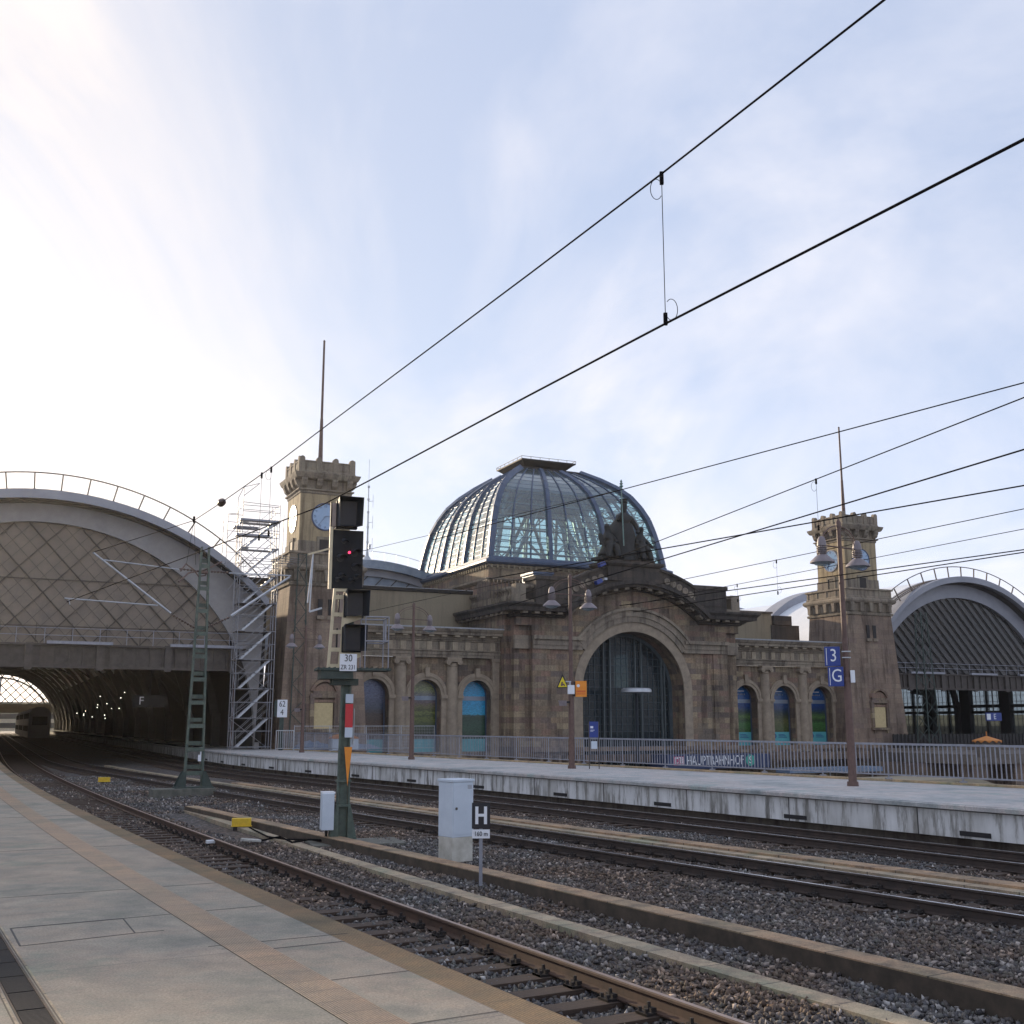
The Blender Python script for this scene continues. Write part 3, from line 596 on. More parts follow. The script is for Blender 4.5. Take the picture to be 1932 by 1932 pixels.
# ---------------------------------------------------------------- loose ballast stones (nobody could count them)
def gravel(regions):
    P = []; S = []
    for (ca, oa, cb, ob, y0_, y1_, dens, size) in regions:
        ym = (y0_ + y1_) / 2
        wdt = abs(cb.x_of_y(ym) + ob - ca.x_of_y(ym) - oa); n = int(dens * wdt * (y1_ - y0_))
        y = RNG.uniform(y0_, y1_, n); f = RNG.uniform(0, 1, n)
        xa = np.interp(y, ca.p[:, 1], ca.p[:, 0]) + oa * 1.14; xb = np.interp(y, cb.p[:, 1], cb.p[:, 0]) + ob * 1.14
        P.append(np.c_[xa + (xb - xa) * f, y]); S.append(np.full(n, size) * RNG.uniform(.55, 1.35, n))
    P = np.vstack(P); S = np.concatenate(S); n = len(P)
    # drop the stones under the rails
    keep = np.ones(n, bool)
    base = np.array([[1, 0, 0], [-1, 0, 0], [0, 1, 0], [0, -1, 0], [0, 0, 1], [0, 0, -1]], float)
    V = base[None] * RNG.uniform(.55, 1.15, (n, 6, 1)) + RNG.normal(0, .18, (n, 6, 3))
    V *= np.array([1.0, .78, .6])
    q = RNG.normal(size=(n, 4)); q /= np.linalg.norm(q, axis=1)[:, None]
    w_, x, y, z = q.T
    R_ = np.stack([1 - 2 * (y * y + z * z), 2 * (x * y - z * w_), 2 * (x * z + y * w_), 2 * (x * y + z * w_), 1 - 2 * (x * x + z * z), 2 * (y * z - x * w_), 2 * (x * z - y * w_), 2 * (y * z + x * w_), 1 - 2 * (x * x + y * y)], 1).reshape(n, 3, 3)
    V = np.einsum('nij,nkj->nki', R_, V) * S[:, None, None]
    zc = BED + S * RNG.uniform(.1, .75, n) + .03 * np.sin(P[:, 0] * 1.7 + P[:, 1] * .6) * np.cos(P[:, 1] * .83)
    V += np.c_[P, zc][:, None, :]
    tri = np.array([[0, 2, 4], [2, 1, 4], [1, 3, 4], [3, 0, 4], [2, 0, 5], [1, 2, 5], [3, 1, 5], [0, 3, 5]])
    F = (tri[None] + (np.arange(n) * 6)[:, None, None]).reshape(-1, 3)
    me = bpy.data.meshes.new('gravel'); me.vertices.add(n * 6); me.vertices.foreach_set('co', V.astype(np.float32).ravel())
    me.loops.add(len(F) * 3); me.loops.foreach_set('vertex_index', F.astype(np.int32).ravel()); me.polygons.add(len(F))
    me.polygons.foreach_set('loop_start', np.arange(0, len(F) * 3, 3, dtype=np.int32)); me.polygons.foreach_set('loop_total', np.full(len(F), 3, dtype=np.int32))
    me.update(); me.validate(); me.materials.append(M['gravel']); o = bpy.data.objects.new('gravel', me); COL.objects.link(o); return o
gv = gravel([(EDGE, 0, TRA, -.2, 3.5, 13, 430, .040), (TRA, 0.02, TRB, -.38, 5, 14, 450, .041), (TRB, .02, T2, .7, 8, 16, 400, .042), (EDGE, 0, TRA, -.2, 13, 26, 260, .042), (TRA, .02, TRB, -.38, 14, 26, 260, .042),
             (TRB, .02, T2, .6, 16, 34, 260, .04), (EDGE, .2, T1R, .8, 26, 60, 60, .05), (T1R, .8, T2, .7, 34, 56, 70, .055),
             (T2, -.7, T2, 1.7, 10, 30, 230, .036), (T2, 2.5, T3, 1.0, 10, 32, 240, .036), (T2, -.7, T3, 1.0, 32, 50, 80, .05)])
tag(gv, 'grey and brown crushed stone ballast lying around the tracks', 'gravel', kind='stuff')

pm('triglyph_stone', (.44, .37, .27), (.33, .27, .20), 3, .9, bmp=.2)
pm('portal_mullion', (.16, .19, .20), (.12, .145, .15), 3, .5)
# ================================================================ clock towers
def rect(h, cx=0, cy=0): return [(cx - h, cy - h), (cx + h, cy - h), (cx + h, cy + h), (cx - h, cy + h)]   # ccw: outward is right of travel
def rotz(k): return Matrix.Rotation(k * pi / 2, 4, 'Z')
def add_rot(mb, src, k):
    m = rotz(k); n = len(mb.v); mb.v += [tuple(m @ Vector(p)) for p in src.v]; mb.f += [tuple(i + n for i in f) for f in src.f]
def make_tower(loc, label, flagtop, nichez, niche=True):
    t = empty('clock_tower', loc, ANG, label, 'clock tower')
    m = MB(); m.taper(0, 0, -5, .9, 3.15, 3.15, 3.02, 3.02); m.taper(0, 0, .9, 10.95, 2.98, 2.98, 2.45, 2.45); lower = m.build('lower_shaft', 'sandstone_tower', t)
    m = MB(); m.mould(rect(2.45), [(0, 10.85), (.12, 10.9), (.16, 11.05), (.05, 11.12), (0, 11.14)], True)
    m.taper(0, 0, 11.14, 11.9, 2.43, 2.43, 2.55, 2.55)
    m.mould(rect(2.5), [(0, 11.85), (.24, 11.95), (.33, 12.1), (.33, 12.25), (.2, 12.36), (.0, 12.36)], True)
    c = MB()
    for x in (-2.1, -1.05, 0, 1.05, 2.1):
        c.prism([(0, 0)] * 0 or [(x - .16, 11.2), (x + .16, 11.2), (x + .16, 11.95), (x - .16, 11.95)], -2.78, -2.45); c.box(x - .2, x + .2, -2.8, -2.45, 11.72, 11.95)
    for k in range(4): add_rot(m, c, k)
    m.build('balcony_corbels', 'sandstone_grey', t)
    m = MB(); m.mould(rect(2.55), [(0, 12.36), (.06, 12.38), (.06, 12.5), (0, 12.55), (0, 13.05), (.12, 13.08), (.12, 13.22), (-.28, 13.22), (-.28, 12.36)], True)
    c = MB(); 
    for x in (-2.5, -1.25, 0, 1.25, 2.5): c.box(x * .97 - .09, x * .97 + .09, -2.59, -2.54, 12.5, 13.05)
    for k in range(4): add_rot(m, c, k)
    m.build('balcony_parapet', 'sandstone_grey', t)
    m = MB(); m.box(-2.53, 2.53, -2.53, 2.53, 12.2, 12.37); m.taper(0, 0, 12.37, 13.0, 2.15, 2.15, 2.0, 2.0); m.taper(0, 0, 13.0, 14.1, 1.88, 1.88, 1.86, 1.86); m.build('tower_plinth', 'sandstone_grey', t)
    m = MB(); m.box(-1.8, 1.8, -1.8, 1.8, 12.4, 17.6); m.build('upper_shaft', 'sandstone_warm', t)
    m = MB(); m.mould(rect(1.8), [(0, 17.42), (.06, 17.48), (.06, 17.6), (.2, 17.68), (.2, 17.76), (.0, 17.8), (0, 18.4), (.36, 18.45), (.42, 18.5), (.50, 18.66), (.56, 18.84), (.36, 18.9), (.0, 18.9)], True)
    c = MB()
    for x in (-1.62, -.54, .54, 1.62):
        pts = [(0, 17.8), (0, 18.48), (-.42, 18.48), (-.42, 18.33), (-.36, 18.22), (-.29, 18.02), (-.15, 17.9)]
        n = len(pts); w_ = .2
        c.add([(x - w_, -1.8 + a, b) for a, b in pts] + [(x + w_, -1.8 + a, b) for a, b in pts], [tuple(range(n)), tuple(range(n, 2 * n))[::-1]] + [(i, n + i, n + (i + 1) % n, (i + 1) % n) for i in range(n)])
    for k in range(4): add_rot(m, c, k)
    m.build('cornice', 'sandstone_grey', t)
    m = MB(); m.mould(rect(1.96), [(0, 18.86), (.08, 18.9), (.08, 19.0), (0, 19.06), (0, 19.66), (.05, 19.68), (.05, 19.76), (-.3, 19.76), (-.3, 18.86)], True); m.box(-1.9, 1.9, -1.9, 1.9, 18.8, 19.1)
    c = MB()
    for i in range(4):
        x = -1.8 + i * 1.2; c.box(x - .19, x + .19, -2.03, -1.68, 19.02, 19.86); c.ring(x, 19.86, 0.01, .19, -2.03, -1.68, n=8)
    for i in range(3): c.box(-1.2 + i * 1.2 - .28, -1.2 + i * 1.2 + .28, -1.99, -1.94, 19.2, 19.56)
    for k in range(4): add_rot(m, c, k)
    m.build('crenellated_parapet', 'sandstone_grey', t)
    # windows: small dark openings with frames on the two visible faces (and the others)
    for k in range(4):
        m = MB(); m.box(-.56, .56, -1.93, -1.80, 14.22, 14.42); m.box(-.56, -.38, -1.93, -1.80, 13.2, 14.22); m.box(.38, .56, -1.93, -1.80, 13.2, 14.22)
        f = m.build('window', 'sandstone_grey', t); f.rotation_euler = (0, 0, k * pi / 2)
        m = MB(); m.box(-.38, .38, -1.895, -1.80, 13.2, 14.22); p_ = m.build('window_opening', 'steel_black', f)
    # clocks
    for k in (0, 3):
        c = MB(); c.ring(0, 15.85, .90, .99, -1.86, -1.79, 0, 360, 40); f = c.build('clock', 'clock_blue', t); f.rotation_euler = (0, 0, k * pi / 2)
        c = MB(); c.cyl((0, -1.83, 15.85), (0, -1.80, 15.85), .91, n=40); c.build('dial', 'clock_white', f)
        for i, s_ in enumerate(('XII', 'I', 'II', 'III', 'IIII', 'V', 'VI', 'VII', 'VIII', 'IX', 'X', 'XI')):
            a = pi / 2 - i * pi / 6; text(s_, .27, 'clock_blue', f, (.74 * cos(a), -1.835, 15.85 + .74 * sin(a)), (pi / 2, -(pi / 2 - a) * -1 if False else (pi / 2 - a), 0), .003, 'numeral', .75)
        for a, ln, w_ in ((pi / 2 - 2 * pi * (2.6 / 12), .5, .085), (pi / 2 - 2 * pi * (36.5 / 60), .78, .055)):
            c = MB(); c.bar((-.12 * cos(a), -1.85, 15.85 - .12 * sin(a)), (ln * cos(a), -1.85, 15.85 + ln * sin(a)), .012, w_, up=(0, 1, 0)) ; c.build('clock_hand', 'clock_blue', f)
    # slit windows and blind niche on the lower shaft
    for k in (0,):
        tilt = .053
        for x in (-.36, .36):
            c = MB(); c.box(x - .16, x + .16, -2.60, -2.4, 8.9, 10.0); c.build('slit_window', 'steel_black', t)
            c = MB(); c.box(x - .24, x + .24, -2.72, -2.45, 8.62, 8.85); c.build('window_sill', 'sandstone_grey', t)
        c = MB()
        for x in (-.82, .82): c.box(x - .13, x + .13, -3.13, -2.7, 1.35, 3.35)
        c.box(-1.0, 1.0, -3.16, -2.7, 3.35, 3.5); c.box(-.95, .95, -3.14, -2.7, 3.0 + .5, 3.62); c.box(-.95, .95, -3.08, -2.7, 3.05, 3.2)
        c.ring(0, 3.62, .78, .96, -3.16, -2.7, 12, 168, 14); c.ring(0, 3.5, .01, .8, -3.02, -2.7, 10, 170, 12)
        c.box(-1.05, 1.05, -3.22, -2.8, 1.12, 1.32); c.box(-.8, -.6, -3.14, -2.8, .85, 1.12); c.box(.6, .8, -3.14, -2.8, .85, 1.12)
        c.build('blind_window_frame', 'sandstone', t)
        c = MB(); c.box(-.66, .60, -3.035, -2.7, 1.32, 3.02); c.build('blind_window_board', 'niche_board', t)
    m = MB(); m.cyl((0, 0, 19.0), (0, 0, 19.9), .42, .2, 10); m.cyl((0, 0, 19.9), (0, 0, 23.4), .18, .11, 8); m.cyl((0, 0, 23.4), (0, 0, flagtop), .095, .075, 8)
    m.cyl((0, 0, flagtop), (0, 0, flagtop + .1), .1, .05, 8); m.build('flagpole', 'lamp_brown', t)
    return t
make_tower(W(1.8, 1.85), 'sandstone clock tower beside the scaffolding, half hidden by the railway signal', 29.3, 0)
make_tower(W(50.2, 1.85), 'farther sandstone clock tower right of the portal, behind the lamp post with the number sign', 28.3, 0)

# ================================================================ entrance building
B = empty('station_building', ORG, ANG, 'sandstone station hall with large arched portal, side wings and glass dome', 'station building')
SC = 25.9
# wings
def wing(x0, x1, wins, cols, pil, posters):
    tw = 1.1
    edges = [x0] + [(a + b) / 2 for a, b in zip(wins, wins[1:])] + [x1]
    m = MB()
    for c, a, b in zip(wins, edges, edges[1:]): m.arch_panel(a, b, -5, 6.35, c, 1.12, 3.65, tw, tw + .95, zb=-.35)
    m.build('wing_wall', 'sandstone', B)
    for c, mt in zip(wins, posters):
        a = MB(); a.ring(c, 3.65, 1.12, 1.34, tw - .14, tw + .02, n=20); a.ring(c, 3.65, 1.34, 1.5, tw - .20, tw, n=20); a.ring(c, 3.65, 1.5, 1.62, tw - .11, tw, n=20)
        a.box(c - .16, c + .16, tw - .30, tw, 4.95, 5.62); a.build('window_arch', 'column_stone', B)
        a = MB()
        for sg in (-1, 1):
            x = c + sg * 1.36
            a.box(x - .25, x + .25, tw - .24, tw, 3.44, 3.66); a.box(x - .22, x + .22, tw - .17, tw, 3.36, 3.44); a.box(x - .20, x + .20, tw - .10, tw, -5, 3.36)
        a.build('window_pilaster', 'column_stone', B)
        wnd = MB(); wnd.ring(c, 3.65, 1.03, 1.12, tw + .72, tw + .82, n=20)
        for sg in (-1, 1): wnd.box(c + sg * 1.12 - (.09 if sg > 0 else 0), c + sg * 1.12 + (.09 if sg < 0 else 0), tw + .72, tw + .82, -.35, 3.65)
        wnd = wnd.build('window', 'blue_steel', B)
        p = MB(); n = 20; pts = [(c - 1.1, .55), (c + 1.1, .55)] + [(c + 1.1 * cos(pi * i / n), 3.65 + 1.1 * sin(pi * i / n)) for i in range(n + 1)]
        p.prism(pts, tw + .80, tw + .84); p.build('pane', mt, wnd)
        p = MB(); p.box(c - 1.1, c + 1.1, tw + .78, tw + .84, -.35, .95 if c > 30 else .55); p.build('pane', 'teal_panel', wnd)
        p = MB(); p.box(c - 1.1, c + 1.1, tw + .775, tw + .80, 3.32, 3.62); p.build('transom_panel', 'poster_night' if mt == 'x' else 'roof_metal', wnd) if mt in ('poster_vineyard', 'poster_bluesky', 'poster_river', 'poster_river_b') else None
    for c in cols:
        m = MB(); m.lathe([(.46, -5), (.46, .2), (.45, 2), (.41, 5.72), (.45, 5.76), (.45, 5.82), (.40, 5.86), (.46, 5.98)], (c, tw - .02), 18, pi, 2 * pi)
        m.box(c - .56, c + .56, tw - .58, tw, 6.2, 6.36)
        for sg in (-1, 1):
            m.cyl((c + sg * .44, tw - .56, 6.02), (c + sg * .44, tw, 6.02), .19, n=14); m.cyl((c + sg * .44, tw - .60, 6.02), (c + sg * .44, tw - .56, 6.02), .08, n=10)
        m.box(c - .44, c + .44, tw - .52, tw, 6.05, 6.2); m.build('half_column', 'column_stone', B, smooth=True)
    for c in pil:
        m = MB(); m.box(c - .38, c + .38, tw - .16, tw, -5, 5.75); m.box(c - .43, c + .43, tw - .22, tw, 5.75, 5.85); m.box(c - .40, c + .40, tw - .2, tw, 5.85, 6.15); m.box(c - .5, c + .5, tw - .3, tw, 6.12, 6.36); m.build('pilaster', 'column_stone', B)
    # entablature
    m = MB(); m.mould([(x0, tw), (x1, tw)], [(0, 6.36), (.32, 6.36), (.32, 6.56), (.37, 6.57), (.37, 6.78), (.46, 6.82), (.46, 6.88), (.26, 6.9), (.26, 7.5), (.34, 7.54), (.34, 7.62), (.42, 7.66), (.42, 7.7), (.05, 7.7), (0, 7.7)])
    m.build('entablature', 'sandstone_grey', B)
    m = MB(); m.mould([(x0, tw), (x1, tw)], [(0, 7.7), (.40, 7.7), (.44, 7.95), (.84, 7.97), (.86, 8.16), (.92, 8.2), (1.02, 8.36), (1.02, 8.42), (0, 8.42)]); m.build('wing_cornice', 'sandstone_grey', B)
    m = MB(); sp = 1.0; k = int((x1 - x0 - .3) / sp); st = x0 + ((x1 - x0) - (k - 1) * sp) / 2
    for i in range(k):
        x = st + i * sp
        m.box(x - .2, x + .2, tw - .76, tw - .42, 7.84, 7.955)
        for j in (-1, 0, 1): m.box(x + j * .125 - .048, x + j * .125 + .048, tw - .335, tw - .26, 6.98, 7.5)
        m.box(x - .2, x + .2, tw - .31, tw - .26, 6.92, 7.5)
    m.build('triglyphs', 'triglyph_stone', B)
    m = MB(); m.mould([(x0, tw), (x1, tw)], [(.2, 8.42), (1.06, 8.42), (1.08, 8.52), (1.02, 8.52), (.9, 8.47), (.2, 8.47)]); m.build('gutter', 'galvanised', B)
    m = MB(); m.box(x0, x1, tw + .0, 8.0, 8.2, 8.46); m.build('wing_roof', 'roof_metal', B)
wing(4.1, 15.9, [5.95, 9.9, 13.85], [7.92, 11.88], [15.45], ['poster_night', 'poster_vineyard', 'poster_bluesky'])
wing(35.9, 47.6, [37.95, 41.9, 45.85], [39.92, 43.88], [36.3], ['poster_river', 'poster_river_b', 'poster_river'])
for x in (37.95, 41.9, 45.85):
    m = MB(); m.box(x - .95, x + .55, 1.868, 1.875, 3.99, 4.0)
    for q in range(11): m.box(x - .95 + q * .14, x - .95 + q * .14 + (.08 if q % 3 else .05), 1.866, 1.875, 3.98, 4.10)
    m.build('poster_lettering', 'roof_metal', B)
    m = MB(); m.box(x - .35, x + .45, 1.86, 1.875, 4.28, 4.33); m.build('poster_line', 'sign_white', B)
    m = MB(); m.ring(x - .55, .62, .13, .2, 1.84, 1.87, 0, 360, 16)
    for q in range(3): m.box(x - .1, x + .75 - q * .12, 1.85, 1.87, .50 + q * .12, .54 + q * .12)
    m.build('poster_emblem', 'sign_blue', B)
# attic walls behind the wings
m = MB(); m.box(-2.0, 16.4, 8.0, 9.0, 8.2, 12.0); m.build('attic_wall', 'plain_wall', B)
m = MB(); m.mould([(-2.0, 8.0), (16.4, 8.0)], [(0, 11.9), (.14, 11.95), (.16, 12.2), (-.5, 12.22), (-1.0, 12.2)]); m.build('attic_coping', 'roof_dark', B)
m = MB(); m.box(-2.0, 16.4, 7.82, 8.0, 12.2, 12.225); m.build('attic_flashing', 'galvanised', B)
m = MB(); m.box(36.4, 46.4, 8.0, 9.0, 8.2, 11.62); m.build('attic_wall', 'plain_wall', B)
m = MB(); m.box(46.3, 49.5, 7.9, 9.0, 8.2, 10.6); m.box(46.6, 48.6, 7.8, 8.8, 10.6, 11.45); m.build('attic_wall', 'sooty_stone', B)
m = MB(); m.box(36.2, 46.5, 7.85, 9.1, 11.62, 11.78); m.build('attic_coping', 'brown_wall', B)

# portal block -----------------------------------------------------------
TP = -1.2; R0 = 4.5; ZC = 4.08
m = MB(); m.arch_panel(17.25, 34.55, -5, 10.4, SC, R0, ZC, TP, TP + 2.0, n=40, zb=-5)
m.build('portal_wall', 'sandstone', B)
for a, b, c, d in ((16.0, 17.25, 15.6, 16.3), (34.55, 35.8, 35.5, 36.2)):
    m = MB(); m.box(a, b, TP + .45, 14, -5, 10.3); m.box(c, d, TP + 1.2, 13.9, -5, 9.8); m.build('corner_pier', 'sandstone', B)
for a, b in ((17.25, 18.6), (33.2, 34.55)): m = MB(); m.box(a, b, TP - .10, TP, -5, 7.55); m.build('portal_pilaster', 'sandstone', B)
m = MB(); m.box(17.25, 17.32, TP + .002, TP + .6, -5, 10.3); m.box(34.48, 34.55, TP + .002, TP + .6, -5, 10.3); m.build('wall_return', 'sandstone', B)
m = MB(); m.ring(SC, ZC, R0, R0 + .72, TP - .10, TP + .02, n=44)
for sg in (-1, 1): m.box(SC + sg * (R0 + .36) - .36, SC + sg * (R0 + .36) + .36, TP - .10, TP + .02, -5, ZC)
m.build('portal_arch', 'column_stone', B)
m = MB(); a0 = 36.5
m.ring(SC, ZC, R0 + .72, R0 + 1.15, TP - .22, TP, a0 - 2, 182 - a0, 40); m.ring(SC, ZC, R0 + 1.15, R0 + 1.62, TP - .30, TP, a0, 180 - a0, 40); m.ring(SC, ZC, R0 + 1.62, R0 + 1.82, TP - .46, TP, a0, 180 - a0, 40)
for sg in (-1, 1):
    xa = SC + sg * (R0 + 1.1) * cos(radians(a0)); xb = SC + sg * 8.65
    for z0_, z1_, o in ((7.05, 7.35, .2), (7.35, 7.75, .26), (7.75, 8.02, .42)): m.box(min(xa, xb), max(xa, xb), TP - o, TP, z0_, z1_)
m.build('hood_mould', 'sandstone_grey', B)
m = MB()
for sg in (-1, 1):
    xa, xb = sorted((SC + sg * 9.95, SC + sg * 8.65)); m.box(xa, xb, TP + .2, TP + .45, 7.05, 8.02)
m.mould([(15.95, 13.9), (15.95, TP + 1.2)], [(0, 7.05), (.14, 7.1), (.2, 7.7), (.34, 7.75), (.34, 8.02), (0, 8.02)][::1])
m.build('string_course', 'sandstone_grey', B)
# segmental main cornice over the portal and straight returns
CZ = 2.75; RI = 8.95
path_l = [(16.0 - .0, 14.0), (16.0, TP), (SC - 5.95, TP)]; path_r = [(SC + 5.95, TP), (35.8, TP), (35.8, 14.0)]
prof = [(0, 9.35), (.18, 9.38), (.22, 9.55), (.45, 9.58), (.5, 9.7), (1.05, 9.74), (1.1, 10.0), (1.3, 10.2), (1.3, 10.34), (0, 10.42)]
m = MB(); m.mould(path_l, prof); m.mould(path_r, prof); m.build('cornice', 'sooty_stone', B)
for a, b in ((16.0, SC - 5.95), (SC + 5.95, 35.8)): m = MB(); m.box(a, b, TP + .003, TP + .6, 8.75, 10.34); m.build('frieze_block', 'sandstone', B)
ae = math.degrees(math.asin(5.95 / RI))
m = MB(); m.ring(SC, CZ, RI, RI + .22, TP - .3, TP, 90 - ae, 90 + ae, 40); m.ring(SC, CZ, RI + .22, RI + .42, TP - 1.1, TP + 1, 90 - ae, 90 + ae, 40); m.ring(SC, CZ, RI + .42, RI + .72, TP - 1.32, TP + 1, 90 - ae, 90 + ae, 40)
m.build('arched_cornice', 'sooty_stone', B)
m = MB()
def block(mb, x, z, a, w_=.2, h=.17, y0=TP - .98, y1=TP - .3):
    mm = Matrix.Translation((x, 0, z)) @ Matrix.Rotation(-a, 4, 'Y'); mb.box(-w_, w_, y0, y1, -h, 0, mm)
for i in range(13):
    a = radians(90 - ae + 3 + (2 * ae - 6) * i / 12); block(m, SC + (RI + .22) * cos(a), CZ + (RI + .22) * sin(a), a - pi / 2)
for x in list(np.arange(16.3, SC - 6, .95)) + list(np.arange(SC + 6.3, 35.8, .95)): m.box(x - .2, x + .2, TP - .92, TP - .45, 9.56, 9.72)
for y in np.arange(TP + .6, 12, .95):
    m.box(16 - .92, 16 - .45, y - .2, y + .2, 9.56, 9.72); m.box(35.8 + .45, 35.8 + .92, y - .2, y + .2, 9.56, 9.72)
m.build('modillions', 'sandstone_grey', B)
# tympanum wall under the arched cornice
m = MB(); m.prism([(SC - 5.95, 9.0)] + [(SC + (RI + .1) * cos(radians(90 + ae - 2 * ae * i / 24)), CZ + (RI + .1) * sin(radians(90 + ae - 2 * ae * i / 24))) for i in range(25)] + [(SC + 5.95, 9.0)], TP + .02, TP + 1.2)
m.build('tympanum', 'sandstone', B)
# fill above panel top (10.4) is covered by tympanum; arched parapet with roundels
RP = RI + .72; m = MB()
m.ring(SC, CZ, RP, RP + 1.5, TP - .35, TP + .15, 90 - ae + 3, 90 + ae - 3, 40, cz1=CZ - .35); m.ring(SC, CZ - .35, RP + 1.5, RP + 1.68, TP - .52, TP + .3, 90 - ae + 3, 90 + ae - 3, 40)
m.build('arched_parapet', 'sooty_stone', B)
for sg in (-1, 1):
    for i in range(7):
        a = radians(90 + sg * (16.5 + i * 3.3)); x, z = SC + (RP + .72) * cos(a), CZ - .15 + (RP + .72) * sin(a)
        m = MB(); m.ring(x, z, .16, .26, TP - .45, TP - .34, 0, 360, 14); m.cyl((x, TP - .40, z), (x, TP - .35, z), .165, n=10); m.build('parapet_roundel', 'sandstone_grey', B)
# pedestal of the statues
m = MB(); m.box(SC - 2.45, SC + 2.15, TP - .6, TP + 1.6, 12.4, 13.55); m.mould([(SC - 2.45, TP - .6), (SC + 2.15, TP - .6), (SC + 2.15, TP + 1.6), (SC - 2.45, TP + 1.6)], [(0, 13.5), (.18, 13.55), (.3, 13.7), (.3, 13.85), (0, 13.9)], True)
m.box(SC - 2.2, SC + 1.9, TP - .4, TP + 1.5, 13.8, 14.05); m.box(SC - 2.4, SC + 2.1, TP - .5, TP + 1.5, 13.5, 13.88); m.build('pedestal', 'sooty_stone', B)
# end blocks and straight balustrades
for sg in (-1, 1):
    m = MB(); xa, xb = sorted((SC + sg * 5.5, SC + sg * 8.5)); m.box(xa, xb, TP - .45, TP + 1.5, 10.3, 12.15); m.box(xa - .1, xb + .1, TP - .55, TP + 1.6, 12.15, 12.42); m.box(xa + .15, xb - .15, TP - .5, TP, 10.8, 11.8)
    m.build('attic_block', 'sooty_stone', B)
def balus(path, z0_=10.4, z1_=11.75):
    mb = MB(); mb.mould(path, [(0, z0_), (.12, z0_), (.12, z0_ + .22), (0, z0_ + .28), (-.25, z0_ + .28), (-.25, z0_)]); mb.mould(path, [(-.3, z1_ - .25), (.05, z1_ - .25), (.12, z1_ - .15), (.12, z1_), (-.35, z1_)]); return mb
for x, pth in ((16.3, [(16.25, 12.5), (16.25, TP), (SC - 8.4, TP)]), (35.5, [(SC + 8.4, TP), (35.55, TP), (35.55, 12.5)])):
    m = balus(pth); m.box(x - .4, x + .4, TP - .15, TP + .65, 10.4, 11.8); m.box(x - .4, x + .4, 3.2, 5.0, 10.4, 11.78); m.box(x - .4, x + .4, 8.5, 9.9, 10.4, 11.78)
    for y in list(np.arange(TP + .9, 3.1, .42)) + list(np.arange(5.3, 8.4, .42)): m.lathe([(.08, 10.65), (.15, 10.8), (.14, 11.0), (.07, 11.2), (.08, 11.35), (.13, 11.52)], (x, y), 8)
    m.build('balustrade', 'sandstone_grey', B)
m = MB(); m.box(16.2, 35.6, TP + .5, 8, 10.2, 10.42); m.box(16.5, 35.3, 13.5, 22, 8, 10.42); m.build('terrace_roof', 'roof_dark', B)
m = MB(); m.box(18.2, 19.8, .4, 2.4, 10.4, 12.85); m.box(18.1, 19.9, .3, 2.5, 12.85, 13.0); m.build('roof_hut', 'blue_steel', B)
m = MB()
for a, b in (((15.4, 4.6), (15.4, 2.2)), ((15.4, 2.2), (17.9, 2.2))):
    for i in range(9): x = a[0] + (b[0] - a[0]) * i / 8; y = a[1] + (b[1] - a[1]) * i / 8; m.box(x - .03, x + .03, y - .03, y + .03, 11.0, 12.5)
    for z in (11.6, 12.5): m.bar((*a, z), (*b, z), .05)
m.build('terrace_railing', 'bar_brown', B)
# portal glazing
m = MB(); gy = TP + 1.9; n = 40
pts = [(SC - R0, -5), (SC + R0, -5)] + [(SC + R0 * cos(pi * i / n), ZC + R0 * sin(pi * i / n)) for i in range(n + 1)]
win = MB(); win.ring(SC, ZC, R0 - .28, R0 + .02, gy - .25, gy + .1, n=40)
for sg in (-1, 1): win.box(SC + sg * R0 - (.28 if sg > 0 else 0), SC + sg * R0 + (.28 if sg < 0 else 0), gy - .25, gy + .1, -5, ZC)
PW = win.build('portal_window', 'portal_steel', B)
g2 = MB(); g2.prism(pts, gy, gy + .03); g2.build('pane', 'portal_glass', PW)
gb = MB()
zt = lambda x, r=R0: ZC + sqrt(max(0, r * r - (x - SC) ** 2))
for i in range(-9, 10):
    x = SC + i * .48
    if abs(x - SC) < R0 - .1: gb.box(x - .018, x + .018, gy - .06, gy, -5, zt(x))
for k in range(24):
    z = -4 + k * .56
    if z < ZC + R0 - .1:
        hw = R0 if z < ZC else sqrt(R0 ** 2 - (z - ZC) ** 2); gb.box(SC - hw, SC + hw, gy - .05, gy, z - .016, z + .016)
gb.build('glazing_bars', 'portal_steel', PW)
mu = MB()
for x in (-1.7, -1.14, 1.12, 1.68, 3.55, 3.8): mu.box(SC + x - .03, SC + x + .03, gy - .30, gy - .06, -5, zt(SC + x + (.1 if x > 0 else -.1)))
mu.build('mullions', 'portal_mullion', PW)
m = MB(); m.box(SC - 6, SC + 6, 12, 12.3, -5, 10); m.box(SC - 6, SC + 6, gy, 12.1, 10, 10.1); m.build('foyer_wall', 'brown_wall', B)
cn = empty('round_canopy', W(25.42, -2.3, -5), ANG, 'flat round silver canopy on a single column in front of the portal', 'canopy')
m = MB(); m.lathe([(0.01, 9.28), (.95, 9.26), (1.1, 9.2), (1.15, 9.1), (1.15, 8.95), (1.05, 8.9), (.02, 8.88)], n=28); m.build('canopy_roof', 'galvanised', cn, smooth=True)
m = MB(); m.cyl((0, 0, 0), (0, 0, 8.95), .11, .09, 10); m.build('post', 'signal_hood', cn)

